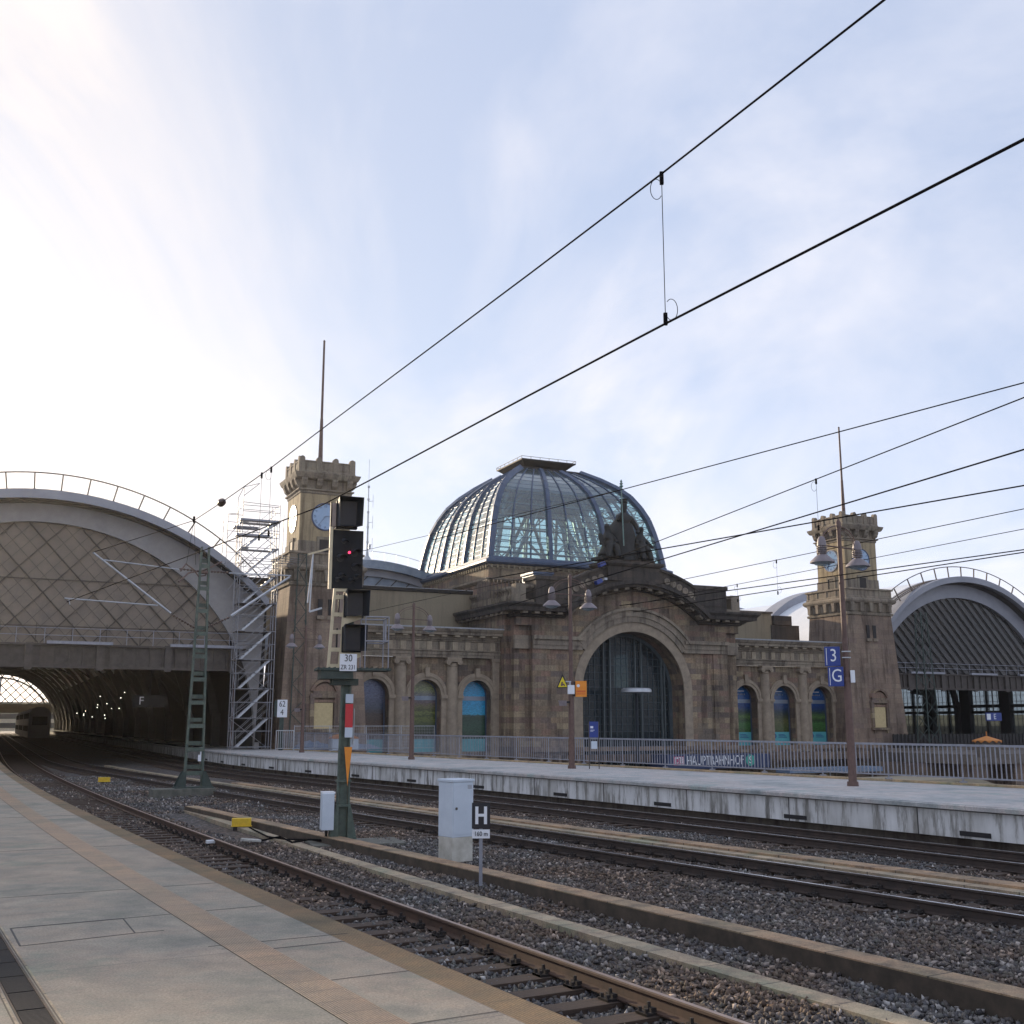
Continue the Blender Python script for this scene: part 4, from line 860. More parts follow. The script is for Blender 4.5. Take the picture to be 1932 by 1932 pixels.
# ---------------------------------------------------------------- dome
DC = (25.9, 15.5)
m = MB(); m.box(DC[0] - 8.55, DC[0] + 8.55, DC[1] - 8.55, DC[1] + 8.55, 8, 14.4); m.build('dome_plinth', 'sandstone', B)
m = MB(); P4 = rect(8.55, *DC); m.mould(P4, [(0, 11.6), (.18, 11.66), (.2, 11.9), (0, 12.0)], True); m.mould(P4, [(0, 12.9), (.15, 12.95), (.32, 13.1), (.32, 13.25), (0, 13.3)], True); m.mould(P4, [(0, 14.2), (.1, 14.25), (.1, 14.4), (0, 14.42)], True); m.build('plinth_cornice', 'sandstone_grey', B)
m = MB(); m.mould(P4, [(.0, 14.40), (.25, 14.42), (.38, 14.55), (.38, 14.72), (.02, 14.9), (-.05, 15.1), (-.4, 15.12)], True); DM = m.build('dome', 'blue_steel', B)
m = MB(); m.mould(P4, [(0, 14.06), (.02, 14.06), (.02, 14.12), (0, 14.12)], True)
for i in range(34):
    for k in range(4):
        d = -8.3 + i * .503; c = Vector((d, -8.72, 0)); mt = Matrix.Translation((*DC, 0)) @ rotz(k); m.box(d - .08, d + .08, -8.70, -8.5, 14.09, 14.4, mt)
m.build('dentils', 'plain_wall', B)
PR = [(8.25, 15.08), (8.12, 15.9), (7.95, 16.9), (7.7, 18.1), (7.38, 19.3), (6.9, 20.4), (6.25, 21.5), (5.4, 22.4), (4.3, 23.25), (2.95, 24.1)]
gl = MB()
for k in range(4):
    mt = Matrix.Translation((*DC, 0)) @ rotz(k)
    for (h0, z0_), (h1, z1_) in zip(PR, PR[1:]):
        for j in range(9):
            f0, f1 = -1 + 2 * j / 9, -1 + 2 * (j + 1) / 9; jit = random.uniform(-.004, .004)
            gl.add([mt @ Vector(p) for p in ((f0 * h0, -h0, z0_), (f1 * h0, -h0 + jit, z0_), (f1 * h1, -h1 + jit, z1_), (f0 * h1, -h1, z1_))], [(0, 1, 2, 3)])
gl.build('glass_panels', 'dome_glass', DM)
def ribs(fr, a, b, off, name, mat):
    for k in range(4):
        mt = Matrix.Translation((*DC, 0)) @ rotz(k)
        for f in fr:
            mb = MB(); path = [(f * (h + off), -(h + off), z) for h, z in PR]
            for p, q in zip(path, path[1:]): mb.bar(mt @ Vector(p), mt @ Vector(q), a, b, up=mt.to_3x3() @ Vector((0, -1, .3)))
            mb.build(name, mat, DM)
ribs((-1, ), .50, .42, .05, 'corner_rib', 'blue_steel'); ribs((-1 / 3, 1 / 3), .36, .32, .06, 'main_rib', 'blue_steel'); ribs((-7 / 9, -5 / 9, -1 / 9, 1 / 9, 5 / 9, 7 / 9), .10, .12, .03, 'glazing_mullion', 'blue_steel')
mb = MB()
for k in range(4):
    mt = Matrix.Translation((*DC, 0)) @ rotz(k)
    for h, z in PR[:-1] + [((a_[0] + b_[0]) / 2, (a_[1] + b_[1]) / 2) for a_, b_ in zip(PR, PR[1:-1])]: mb.bar(mt @ Vector((-h, -h + .02, z)), mt @ Vector((h, -h + .02, z)), .05, .05)
mb.build('glazing_bars', 'blue_steel', DM)
# inner lattice girders
mb = MB()
PI_ = [(h - 1.05, z - .15) for h, z in PR]
for k in range(4):
    mt = Matrix.Translation((*DC, 0)) @ rotz(k)
    for f in (-1, -1 / 3, 1 / 3):
        po = [(f * (h - .15), -(h - .15), z) for h, z in PR]; pi2 = [(f * h, -h, z) for h, z in PI_]
        for i in range(len(po) - 1):
            mb.bar(mt @ Vector(pi2[i]), mt @ Vector(pi2[i + 1]), .22, .16); mb.bar(mt @ Vector(po[i]), mt @ Vector(pi2[i]), .07); mb.bar(mt @ Vector(po[i]), mt @ Vector(pi2[i + 1]), .07); mb.bar(mt @ Vector(pi2[i]), mt @ Vector(po[i + 1]), .07)
    for i, (h, z) in enumerate(PI_[:-2]): mb.bar(mt @ Vector((-h, -h, z)), mt @ Vector((h, -h, z)), .09)
    for j in range(3):          # crossing diagonals in each bay
        fa, fb = -1 + 2 * j / 3, -1 + 2 * (j + 1) / 3
        for i in range(0, 8, 4):
            (h0, z0_), (h1, z1_) = PI_[i], PI_[i + 4]
            mb.bar(mt @ Vector((fa * h0, -h0, z0_)), mt @ Vector((fb * h1, -h1, z1_)), .09); mb.bar(mt @ Vector((fb * h0, -h0, z0_)), mt @ Vector((fa * h1, -h1, z1_)), .09)
mb.build('lattice_girders', 'dome_inner_steel', DM)
mb = MB()                       # big inclined struts inside
for i in range(8):
    a = 2 * pi * i / 8 + .13; r0_, r1_ = 7.0, 3.2
    x0_, y0_ = max(-7, min(7, 9 * cos(a))), max(-7, min(7, 9 * sin(a)))
    mb.bar((DC[0] + x0_, DC[1] + y0_, 15), (DC[0] + r1_ * cos(a + .5), DC[1] + r1_ * sin(a + .5), 22.3), .26, .2)
    mb.bar((DC[0] + x0_, DC[1] + y0_, 15), (DC[0] + r1_ * cos(a - .5), DC[1] + r1_ * sin(a - .5), 22.3), .26, .2)
mb.build('inner_struts', 'dome_inner_steel', DM)
mb = MB()
for k in range(4):
    mt = Matrix.Translation((*DC, 0)) @ rotz(k); Q = [(h - .5, z - .1) for h, z in PR[6:]]
    for (h0, z0_), (h1, z1_) in zip(Q, Q[1:]): mb.add([mt @ Vector(p) for p in ((-h0, -h0, z0_), (h0, -h0, z0_), (h1, -h1, z1_), (-h1, -h1, z1_))], [(0, 1, 2, 3)])
mb.build('inner_lining', 'blue_steel', DM)
mb = MB(); mb.mould(rect(2.85, *DC), [(-.1, 24.0), (.1, 24.05), (.1, 24.25), (-.2, 24.35)], True); mb.taper(*DC, 24.1, 24.3, 2.7, 2.7, 2.75, 2.75); mb.taper(*DC, 24.55, 24.98, 2.15, 2.15, 2.68, 2.68)
mb.taper(*DC, 24.98, 25.1, 2.75, 2.75, 2.75, 2.75)
for i in range(5):
    for sg in (-1, 1): d = -2 + i; mb.box(DC[0] + d - .05, DC[0] + d + .05, DC[1] + sg * 2.1 - .05, DC[1] + sg * 2.1 + .05, 24.1, 24.5); mb.box(DC[0] + sg * 2.1 - .05, DC[0] + sg * 2.1 + .05, DC[1] + d - .05, DC[1] + d + .05, 24.1, 24.5)
mb.build('lantern', 'steel_black', DM)
mb = MB()
for k in range(4):
    mt = Matrix.Translation((*DC, 0)) @ rotz(k); mb.bar(mt @ Vector((-2.75, -2.75, 25.3)), mt @ Vector((2.75, -2.75, 25.3)), .035)
    for i in range(7): mb.bar(mt @ Vector((-2.75 + i * .916, -2.75, 25.08)), mt @ Vector((-2.75 + i * .916, -2.75, 25.3)), .03)
mb.build('lantern_railing', 'bar_brown', DM)

# ---------------------------------------------------------------- statue group on the gable
def skin(name, chains, mat, parent, sub=2):
    """one continuous figure: chains of (x,y,z,r); equal points are shared"""
    vs = []; es = []; rs = []; idx = {}
    for ch in chains:
        pv = None
        for (x, y, z, r) in ch:
            k = (round(x, 3), round(y, 3), round(z, 3))
            if k not in idx: idx[k] = len(vs); vs.append((x, y, z)); rs.append(r)
            if pv is not None and pv != idx[k]: es.append((pv, idx[k]))
            pv = idx[k]
    me = bpy.data.meshes.new(name); me.from_pydata(vs, es, []); o = bpy.data.objects.new(name, me); COL.objects.link(o)
    md = o.modifiers.new('s', 'SKIN'); s_ = o.modifiers.new('b', 'SUBSURF'); s_.levels = sub; s_.render_levels = sub
    for v_, r in zip(me.skin_vertices[0].data, rs): v_.radius = (r, r)
    me.skin_vertices[0].data[0].use_root = True
    dg = bpy.context.evaluated_depsgraph_get(); dg.update(); m2 = bpy.data.meshes.new_from_object(o.evaluated_get(dg)); bpy.data.objects.remove(o); bpy.data.meshes.remove(me)
    m2.materials.clear(); m2.materials.append(M[mat]); m2.name = name
    for p in m2.polygons: p.use_smooth = True
    q = bpy.data.objects.new(name, m2); COL.objects.link(q); q.parent = parent; return q
SG = empty('statue_group', W(25.5, TP + .4, 14.05), ANG, 'dark statue group with a standing staff bearer between seated figures on the portal gable', 'statue')
st = lambda z: z
skin('standing_figure', [[(0, 0, 2.6, .42), (0, 0, 1.9, .55), (.02, 0, 1.2, .66), (0, -.05, .55, .78), (0, -.05, .05, .86)],
     [(0, 0, 2.6, .42), (0, 0, 3.15, .48), (0, 0, 3.55, .34), (0, -.02, 3.85, .15), (0, -.05, 4.15, .25), (0.02, -.05, 4.48, .26), (0.02, -.03, 4.78, .14)],
     [(0, 0, 3.55, .34), (.5, -.05, 3.45, .24), (.85, -.15, 2.95, .17), (.95, -.3, 2.45, .14), (.72, -.55, 2.2, .12)],
     [(0, 0, 3.55, .34), (-.42, -.05, 3.5, .22), (-.62, -.3, 3.15, .15), (-.52, -.55, 3.55, .11), (-.45, -.6, 3.75, .12)]], 'bronze_dark', SG)
m = MB(); m.lathe([(1.25, .0), (1.1, .7), (.95, 1.3), (1.0, 2.0), (.8, 2.9), (.42, 3.4), (.02, 3.5)], (0, .35), 14); m.build('cloak', 'bronze_dark', SG, smooth=True)
m = MB(); m.cyl((-.42, -.68, 1.1), (-.50, -.62, 5.6), .045, .035, 6)
m.lathe([(.02, 5.5), (.09, 5.6), (.05, 5.68), (.15, 5.8), (.07, 5.92), (.13, 6.02), (.05, 6.12), (.09, 6.2), (.01, 6.35)], (-.50, -.62), 8); m.build('staff', 'copper_green', SG)
m = MB(); m.lathe([(.25, 4.6), (.3, 4.72), (.2, 4.8), (.28, 4.95), (.1, 4.85)], (.02, -.04), 8); m.build('crown', 'bronze_dark', SG)
for sg in (-1, 1):
    x = lambda a: sg * a
    skin('seated_figure', [[(x(1.25), -.1, .95, .62), (x(1.2), -.05, 1.4, .46), (x(1.25), 0, 1.95, .44), (x(1.3), 0, 2.3, .15), (x(1.36), -.05, 2.6, .24), (x(1.38), -.05, 2.88, .14)],
        [(x(1.25), -.1, .95, .62), (x(1.5), -.6, 1.0, .30), (x(1.6), -.75, .5, .22), (x(1.65), -.85, .06, .2)],
        [(x(1.25), -.1, .95, .62), (x(1.0), -.65, .98, .28), (x(1.0), -.85, .5, .2), (x(.95), -.95, .06, .18)],
        [(x(1.25), 0, 1.95, .44), (x(1.68), -.1, 1.7, .19), (x(1.95), -.3, 1.3, .14), (x(2.1), -.45, 1.15, .11)],
        [(x(1.25), 0, 1.95, .44), (x(.9), -.2, 1.65, .18), (x(.8), -.5, 1.3, .13)],
        [(x(1.25), -.1, .95, .62), (x(1.3), -.1, .3, .7), (x(1.45), -.1, .02, .95)]], 'bronze_dark', SG)
m = MB(); m.lathe([(.02, -.06), (.35, -.04), (.55, .02), (.6, .08), (.02, .1)], (0, 0), 14)
mt = Matrix.Translation((-1.95, -.35, 1.45)) @ Matrix.Rotation(radians(70), 4, 'X') @ Matrix.Rotation(radians(35), 4, 'Y') ; m.v = [tuple(mt @ Vector(p)) for p in m.v]; m.build('shield', 'bronze_dark', SG)
m = MB()
for i in range(26):
    a = random.uniform(0, 2 * pi); r = random.uniform(.9, 2.15); z = random.uniform(.05, .75 if r < 1.6 else .4); s_ = random.uniform(.15, .34); m.lathe([(.02, z - s_ * .5), (s_, z), (.02, z + s_ * .7)], (r * cos(a), .55 * sin(a) * r * .5 - .1), 6)
m.box(-2.1, 2.0, -.6, .9, -.0, .25); m.build('sculpted_base', 'bronze_dark', SG)
SG.scale = (1.14, 1.12, 1.0)
for (s_, z_, lb) in ((22.9, 13.55, 'blue floodlight fixed at the left edge of the statue pedestal'), (22.6, 12.2, 'blue floodlight mounted lower on the curved parapet under the statues')):
    f = empty('floodlight', W(s_, TP - .55, z_), ANG, lb, 'floodlight', 'floodlights on the gable'); m = MB(); m.box(-.3, .22, -.3, .1, -.14, .16, Matrix.Rotation(radians(-25), 4, 'Y')); m.build('housing', 'sign_blue', f); m = MB(); m.cyl((.1, 0, 0), (.55, -.1, .22), .04); m.box(.45, .7, -.18, .0, .16, .32); m.build('bracket', 'galvanised', f)

# ================================================================ train sheds
def make_hall(loc, label, ri, cz, ro, czo, rr, czr, xr, lat, glass, length=240, winside=0, zg=(5.1, 6.5), open_side=0, rims=(0, 24, 48, 72, 96), step=1.05, latr=.06):
    """local x along the front, y into the hall. ri/cz inner gable arc, ro/czo roof arc, rr/czr walkway arc"""
    H = empty('train_shed', loc, ANG, label, 'train shed')
    hw = ri + (.3 if len(lat) > 1 else 1.0); zo = lambda x: czo + sqrt(max(.01, ro * ro - x * x)); n = 48; zi = lambda x: cz + sqrt(max(0, ri * ri - x * x))
    X = [-hw + 2 * hw * i / n for i in range(n + 1)]
    # roof skin with a real thickness
    m = MB()
    for i in range(n):
        a, b = X[i], X[i + 1]
        m.add([(a, -.2, zo(a) - .02), (b, -.2, zo(b) - .02), (b, length, zo(b) - .02), (a, length, zo(a) - .02), (a, -.2, zo(a) - .3), (b, -.2, zo(b) - .3), (b, length, zo(b) - .3), (a, length, zo(a) - .3)], [(0, 1, 2, 3), (4, 7, 6, 5), (0, 4, 5, 1), (3, 2, 6, 7)])
    m.build('roof', 'roof_membrane', H, smooth=True)
    for k, y in enumerate(rims):            # raised rims across the roof
        m = MB(); y0_, y1_ = (-1.6, .9) if k == 0 else (y, y + 2.2); up = .0 if k == 0 else .75
        P = [(x, zo(x) + (.06 + up * max(0, 1 - (x / hw) ** 4))) for x in X]
        for (a, za), (b, zb) in zip(P, P[1:]):
            m.add([(a, y0_, za), (b, y0_, zb), (b, y1_, zb), (a, y1_, za), (a, y0_, za - .55 - up), (b, y0_, zb - .55 - up), (b, y1_, zb - .25 - up), (a, y1_, za - .25 - up)], [(0, 1, 2, 3), (0, 4, 5, 1), (3, 2, 6, 7), (4, 7, 6, 5)])
        m.build('roof_rim', 'roof_fascia', H, smooth=True)
    m = MB()
    for (a, b, y0_, y1_, d0, d1) in ((-hw, hw, -1.0, -.2, .50, .62), ):
        for i in range(n): m.add([(X[i], y0_, zo(X[i]) - d0), (X[i + 1], y0_, zo(X[i + 1]) - d0), (X[i + 1], y1_, zo(X[i + 1]) - d1), (X[i], y1_, zo(X[i]) - d1)], [(0, 1, 2, 3)])
    m.build('rim_soffit', 'lattice_dark', H)
    # flat arch band between roof and gable glazing
    m = MB()
    for i in range(n + 1): pass
    A = [radians(180 * i / n) for i in range(n + 1)]
    pin = [(ri * cos(a), cz + ri * sin(a)) for a in A]; 
    pout = [(x_ * hw / ri, zo(x_ * hw / ri) - .60) for x_, _ in pin]
    for y_ in (-.35, .2):
        for i in range(n): m.add([(pin[i][0], y_, pin[i][1]), (pin[i + 1][0], y_, pin[i + 1][1]), (pout[i + 1][0], y_, pout[i + 1][1]), (pout[i][0], y_, pout[i][1])], [(0, 1, 2, 3)])
    for i in range(n): m.add([(pin[i][0], -.35, pin[i][1]), (pin[i + 1][0], -.35, pin[i + 1][1]), (pin[i + 1][0], .2, pin[i + 1][1]), (pin[i][0], .2, pin[i][1])], [(0, 1, 2, 3)])
    for sg in (-1, 1): m.box(min(sg * ri, sg * hw), max(sg * ri, sg * hw), -.35, .2, -1, cz + .05)
    m.build('arch_band', 'arch_band' if glass == 'gable_membrane' else 'roof_fascia', H)
    # gable glazing
    def gable(y, mat, zl, name='gable_glazing'):
        pts = [(x, z) for x, z in pin if z >= zl]; m = MB(); m.prism([(pts[0][0], zl)] + pts + [(pts[-1][0], zl)], y, y + .05); g_ = m.build(name, mat, H); return g_
    G = gable(.0, glass, zg[1])
    m = MB()
    def clip(p, q, zl):                    # clip a slanted bar to the arc and the girder top
        o = []
        for k in range(121):
            f = k / 120; x = p[0] + (q[0] - p[0]) * f; z = p[1] + (q[1] - p[1]) * f
            if abs(x) < ri and zl < z < zi(x): o.append((x, z))
        return (o[0], o[-1]) if len(o) > 2 else None
    top = cz + ri
    for d in lat:
        k = -3 * ri
        while k < 3 * ri:
            c = clip((k, zg[1]), (k + d * (top - zg[1]) * .93, top), zg[1])
            if c: m.bar((c[0][0], -.10, c[0][1]), (c[1][0], -.10, c[1][1]), latr, .10, up=(0, 1, 0))
            k += step if len(lat) == 1 else step * 1.96
    for z in ((zg[1] + 1.1, zg[1] + 4.0) if len(lat) > 1 else (zg[1] + .9,)):
        x = sqrt(max(0, ri * ri - (z - cz) ** 2)); m.bar((-x, -.09, z), (x, -.09, z), .05)
    if len(lat) > 1:
        for k in range(-9, 10):
            x = k * 2.05
            if abs(x) < ri: 
                z_ = min(zi(x), zg[1] + 1.3); m.bar((x, -.08, zg[1]), (x, -.08, z_), .04)
        q = -3 * ri
        while q < 3 * ri:
            for d in (-1, 1):
                c = clip((q, zg[1]), (q + d * (top - zg[1]) * .93, top), zg[1]); 
                if c: m.bar((c[0][0], -.07, c[0][1]), (c[1][0], -.07, c[1][1]), .022)
            q += .98
    m.build('gable_lattice', 'gable_bars' if len(lat) > 1 else 'lattice_dark', H)
    # girder and walkway
    m = MB(); xg = min(ri, sqrt(max(1, ri * ri - (zg[1] - cz) ** 2)) + .3); xb = sqrt(max(1, ri * ri - (zg[0] - cz) ** 2)) if zg[0] > cz else ri
    m.box(-xb, xb, -.3, .3, zg[0], zg[1]); m.box(-xb, xb, -.5, .4, zg[0] - .08, zg[0] + .06); m.box(-xb, xb, -.5, .4, zg[1] - .12, zg[1])
    for k in range(int(2 * xb / .8)): x = -xb + .4 + k * .8; m.box(x - .04, x + .04, -.42, -.3, zg[0] + .06, zg[1] - .12)
    for k in range(int(2 * xb / 4.1) + 1): x = -xb + .2 + k * 4.1; m.box(x - .22, x + .22, -.52, -.3, zg[0] - .2, zg[1] + .05)
    m.build('girder', 'steel_brown', H)
    m = MB()
    for (a, b) in ((-.62 * xb, -.25 * xb), (.05 * xb, .35 * xb), (.62 * xb, .98 * xb)): m.box(a, b, -.75, -.45, zg[1] - .02, zg[1] + .16)
    for x in np.arange(-xb + .5, xb, 1.6): m.cyl((x, -.6, zg[1]), (x, -.6, zg[1] + .95), .022)
    for z in (.5, .95): m.cyl((-xb, -.6, zg[1] + z), (xb, -.6, zg[1] + z), .022)
    m.build('girder_walkway', 'railing_paint', H)
    # roof walkway following the arc
    m = MB(); zr = lambda x: czr + sqrt(rr * rr - x * x); xs = np.linspace(-xr, xr, 45)
    P = [(x, -.9, zr(x)) for x in xs]; m.tube(P, .045, 5); P2 = [(x, -.9, zr(x) - 1.08) for x in xs]; m.tube(P2, .045, 5); m.tube([(x, -.3, z - .0) for x, _, z in P2], .045, 5); m.tube([(x, -.9, z - .16) for x, _, z in P2], .045, 5)
    for x in np.linspace(-xr, xr, int(2 * xr / 1.55)):
        z = zr(x); a = atan2(x, z - czr); m.bar((x, -.9, z), (x - sin(a) * 1.35, -.9, z - cos(a) * 1.35), .085)
    for x in np.linspace(-xr, xr, 110): z = zr(x) - 1.08; m.bar((x, -.9, z), (x, -.9, z - .16), .04); m.bar((x, -.9, z), (x, -.3, z), .03)
    m.build('roof_walkway', 'bar_brown', H)
    # interior: arch ribs, side walls, far gable
    for y in list(range(12, int(length), 12)):
        m = MB(); A2 = [radians(8 + 164 * i / 20) for i in range(21)]; q = [((hw - .6) * cos(a), y, cz + .1 + (ri - .5) * sin(a)) for a in A2]
        for a, b in zip(q, q[1:]): m.bar(a, b, .55, .4, up=(0, 1, 0))
        for sg in (-1, 1): m.box(sg * (hw - .6) - .3, sg * (hw - .6) + .3, y - .25, y + .25, -1, cz + 2)
        if y % 24 == 0:
            for a, b in zip(q, q[2:]): m.bar((a[0], y, a[2]), (b[0], y + 12, b[2]), .12)
        m.build('arch_rib', 'lattice_dark', H)
    for sg in (-1, 1):
        m = MB(); x0_, x1_ = sorted((sg * (hw - .1), sg * (hw + .25)))
        if winside == sg:
            zt = 5.9; m.box(x0_, x1_, .2, length, zt, zo(hw)); m.box(x0_, x1_, .2, length, -5, .3)
            y = .2; k = 0
            while y < length:
                m.box(x0_ - .3, x1_, y, y + 1.3, .3, zt); m.box(x0_, x1_, y, y + 5.2, 3.3, 3.6); m.box(x0_, x1_, y, y + 5.2, 2.65, 2.95); k += 1; y += 5.2
            m.build('side_wall', 'steel_black', H); pn = MB(); pn.box(x0_ + .1, x0_ + .13, .2, length, .3, zt); pn.build('side_glazing', 'grimy_glass', H)
            mm = MB(); y = 1.5
            while y < 120:
                xm = (x0_ + x1_) / 2
                for j in range(1, 7): mm.box(xm - .03, xm + .03, y + j * .56 - .02, y + j * .56 + .02, .3, zt)
                for z in np.arange(.9, 5.9, .6): mm.box(xm - .03, xm + .03, y, y + 3.9, z - .02, z + .02)
                mm.box(xm - .1, xm + .1, y + 1.85, y + 2.05, .3, zt); y += 5.2
            mm.build('window_bars', 'steel_black', H)
        else:
            m.box(x0_, x1_, .2, length, -5, zo(hw)); m.build('side_wall', 'roof_dark', H)
    m = MB(); y = length - .3
    for d in (-1, 1):
        k = -3 * ri
        while k < 3 * ri:
            c = clip((k, zg[1]), (k + d * (top - zg[1]), top), zg[1])
            if c: m.bar((c[0][0], y, c[0][1]), (c[1][0], y, c[1][1]), .24)
            k += 2.3
    m.ring(0, cz, ri - 1.2, ri - .8, y - .1, y + .1, n=30)
    m.build('far_gable', 'lattice_dark', H); m = MB(); m.box(-ri - .5, ri + .5, y - .2, y + .2, zg[0] - .9, zg[1]); m.build('far_girder', 'beige_band', H)
    m = MB(); 
    for i in range(n): m.add([(pin[i][0], y, pin[i][1]), (pin[i + 1][0], y, pin[i + 1][1]), (pout[i + 1][0], y, pout[i + 1][1] + .8), (pout[i][0], y, pout[i][1] + .8)], [(0, 1, 2, 3)])
    m.build('far_arch', 'roof_fascia', H)
    return H, zo
HL, _ = make_hall(W(-16.2, 0), 'large arched train shed with grey latticed gable and dark opening on the left', 13.65, .4, 18.85, -3.05, 18.45, -1.4, 14.0, (-1, 1), 'gable_membrane', step=1.5)
m = MB(); m.box(-60, -15.2, 2, 60, -5, 13.7); m.box(-60.3, -15.0, 1.6, 60, 13.7, 14.3)  # unseen block added left of the shed to keep sun off the near platform
for i in range(9):
    m.box(-56 + i * 4.4, -54.6 + i * 4.4, 1.85, 2, 1.5, 4.6); m.box(-56 + i * 4.4, -54.6 + i * 4.4, 1.85, 2, 7, 9.6)
m.build('sun_block_annex', 'sandstone', HL)
HR, _ = make_hall(W(64.4, 3.0), 'train shed with pale ribbed roof and diagonal glazing bars right of the far clock tower', 11.6, 1.8, 13.18, 2.06, 16.1, .19, 12.0, (-1,), 'gable_glass', zg=(4.8, 6.15), winside=1, step=.98, rims=(0, 17, 36, 55, 74, 93), latr=.06)
# floor of the right shed and the abutment below it
m = MB(); m.box(49.2, 76, .3, 240, -5, -.05); m.box(49.2, 74, -2.6, .3, -5, -.35)
hf = empty('railway_viaduct', ORG, ANG, 'brown masonry viaduct wall with dark openings beyond the railing on the right', 'viaduct')
m.build('deck', 'brown_wall', hf)
m = MB(); m.box(48, 80, -12.5, -2.6, -1.35, -.62); m.build('parapet_band', 'brown_wall', hf); m = MB(); m.box(48, 80, -12.3, -2.6, -5, -4.9)
for i in range(7): m.box(48.5 + i * 4.4, 50.2 + i * 4.4, -12.2, -11.0, -4.9, -1.35)
m.box(48, 80, -8, -2.7, -5, -1.4); m.build('piers', 'sandstone_tower', hf)
m = MB(); m.box(50.2, 75, -2.5, -2.4, -.35, .75)
for i in range(60): m.box(50.2 + i * .42, 50.23 + i * .42, -2.62, -2.5, -.35, .8)
m.build('platform_fence', 'lattice_dark', hf)
# middle shed behind the left wing
MH = empty('train_shed', W(11.8, 22), ANG, 'low blue-grey vaulted roof with railing seen between the left tower and the dome', 'train shed')
R_ = 19.6; c0 = 16.25 - R_
m = MB(); m.ring(0, c0, R_ - .75, R_, -.8, .4, 52, 128, 40); m.ring(0, c0, R_ - .3, R_ - .05, .4, 120, 52, 128, 40); m.build('roof', 'roof_metal', MH)
m = MB(); m.ring(0, c0, R_ - 1.4, R_ - .75, -.2, .2, 52, 128, 40); m.build('arch_band', 'roof_fascia', MH)
m = MB(); m.ring(0, c0, R_ - 8, R_ - 1.4, .1, .2, 52, 128, 40); m.build('gable_glazing', 'roof_metal', MH)
m = MB()
for i in range(-8, 9): m.bar((i * 1.5, .0, 10.0), (i * 1.5 + 5, .0, 15.2 if abs(i * 1.5 + 5) < 6 else 13.2), .08)
m.build('gable_lattice', 'lattice_dark', MH)
m = MB(); xs = np.linspace(-11, 11, 30); z_ = lambda x, r: c0 + sqrt(r * r - x * x)
m.tube([(x, 0, z_(x, R_ + .95)) for x in xs], .025, 5); m.tube([(x, 0, z_(x, R_ + .15)) for x in xs], .03, 5)
for x in np.linspace(-11, 11, 20): m.bar((x, 0, z_(x, R_ + .95)), (x, 0, z_(x, R_)), .03)
m.build('roof_walkway', 'galvanised', MH)
an = empty('antenna_mast', W(11.85, 22, 16.2), ANG, 'slender antenna mast standing on the vaulted roof right of the left tower', 'antenna')
m = MB(); m.lathe([(.6, 0), (.35, .25), (.15, .55), (.12, .9)], n=10); m.cyl((0, 0, .5), (0, 0, 4.6), .09, .07); m.cyl((0, 0, 4.6), (0, 0, 7.0), .045); m.cyl((0, 0, 7.0), (0, 0, 9.6), .018)
for z in (1.8, 3.2, 4.6, 5.8, 7.0): m.cyl((0, 0, z - .1), (0, 0, z + .1), .11)
m.build('mast', 'galvanised', an); m = MB()
for z in (1.5, 3.6, 5.6): m.cyl((0, 0, z), (.45, 0, z + .1), .02); m.cyl((.45, 0, z - .5), (.45, 0, z + .7), .018)
m.box(.1, .3, -.1, .1, 1.2, 1.6); m.build('aerials', 'galvanised', an)

# train standing inside the left shed
TR = empty('passenger_train', W(-11.6, 100, 0), ANG, 'grey double deck passenger train standing deep inside the left train shed', 'train')
m = MB(); n = 8; sec = [(-1.4, -.4), (-1.45, .3), (-1.45, 3.0), (-1.1, 3.6), (-.5, 3.95), (.5, 3.95), (1.1, 3.6), (1.45, 3.0), (1.45, .3), (1.4, -.4)]
m.prism(sec, 0, 26); m.prism(sec, 26.6, 52.6); m.prism(sec, 53.2, 79); m.build('body', 'train_grey', TR)
m = MB()
for k in range(3):
    for i in range(9):
        for z in (.5, 2.3): m.box(-1.47, -1.44, k * 26.6 + 1.5 + i * 2.6, k * 26.6 + 3.4 + i * 2.6, z, z + .8)
m.box(-1.0, 1.0, -.03, .01, 1.4, 2.6); m.build('windows', 'steel_black', TR)
# bright glints in the shed: small glowing beads added in place of reflections
m0 = MB(); m0.lathe([(.01, .045), (.03, .035), (.045, -.01), (.01, -.025)], n=8); lm = m0.mesh('glint_bead', 'glint_glow')
for i, (dx, dy, z) in enumerate([(7.4, 40, 4.2), (8.6, 46, 3.6), (8.2, 52, 3.3), (9.6, 40, 4.6), (9.9, 46, 4.2), (8.9, 60, 3.7), (7.8, 64, 2.7), (9.0, 52, 2.5), (9.6, 58, 2.2), (7.2, 56, 2.5), (10.2, 50, 3.2), (8.4, 70, 3.1), (10.4, 60, 3.3), (8.0, 78, 2.9), (9.2, 70, 2.4)]):
    o = bpy.data.objects.new('hall_glint', lm); COL.objects.link(o); p = W(-16.2 + dx, dy, z); o.location = p
    tag(o, 'one of the tiny glowing beads added as glints in the dark left train shed', 'lamp', 'glowing glint beads inside the left train shed')
s = empty('platform_sign', W(-8.6, 5.0, 2.75), ANG, 'small dark hanging sign with white letter F inside the left train shed', 'sign')
m = MB(); m.box(-1.1, 1.1, -.05, .05, 0, .8); m.build('board', 'steel_black', s); text('F', .75, 'sign_white', s, (-.55, -.06, .4), (pi / 2, 0, 0)); m = MB(); m.cyl((0, 0, .8), (0, 0, 4.2), .04); m.build('hanger', 'lattice_dark', s)
s = empty('platform_sign', W(68.2, 3.0, 1.9), ANG, 'small blue sign with white letter E inside the right train shed', 'sign')
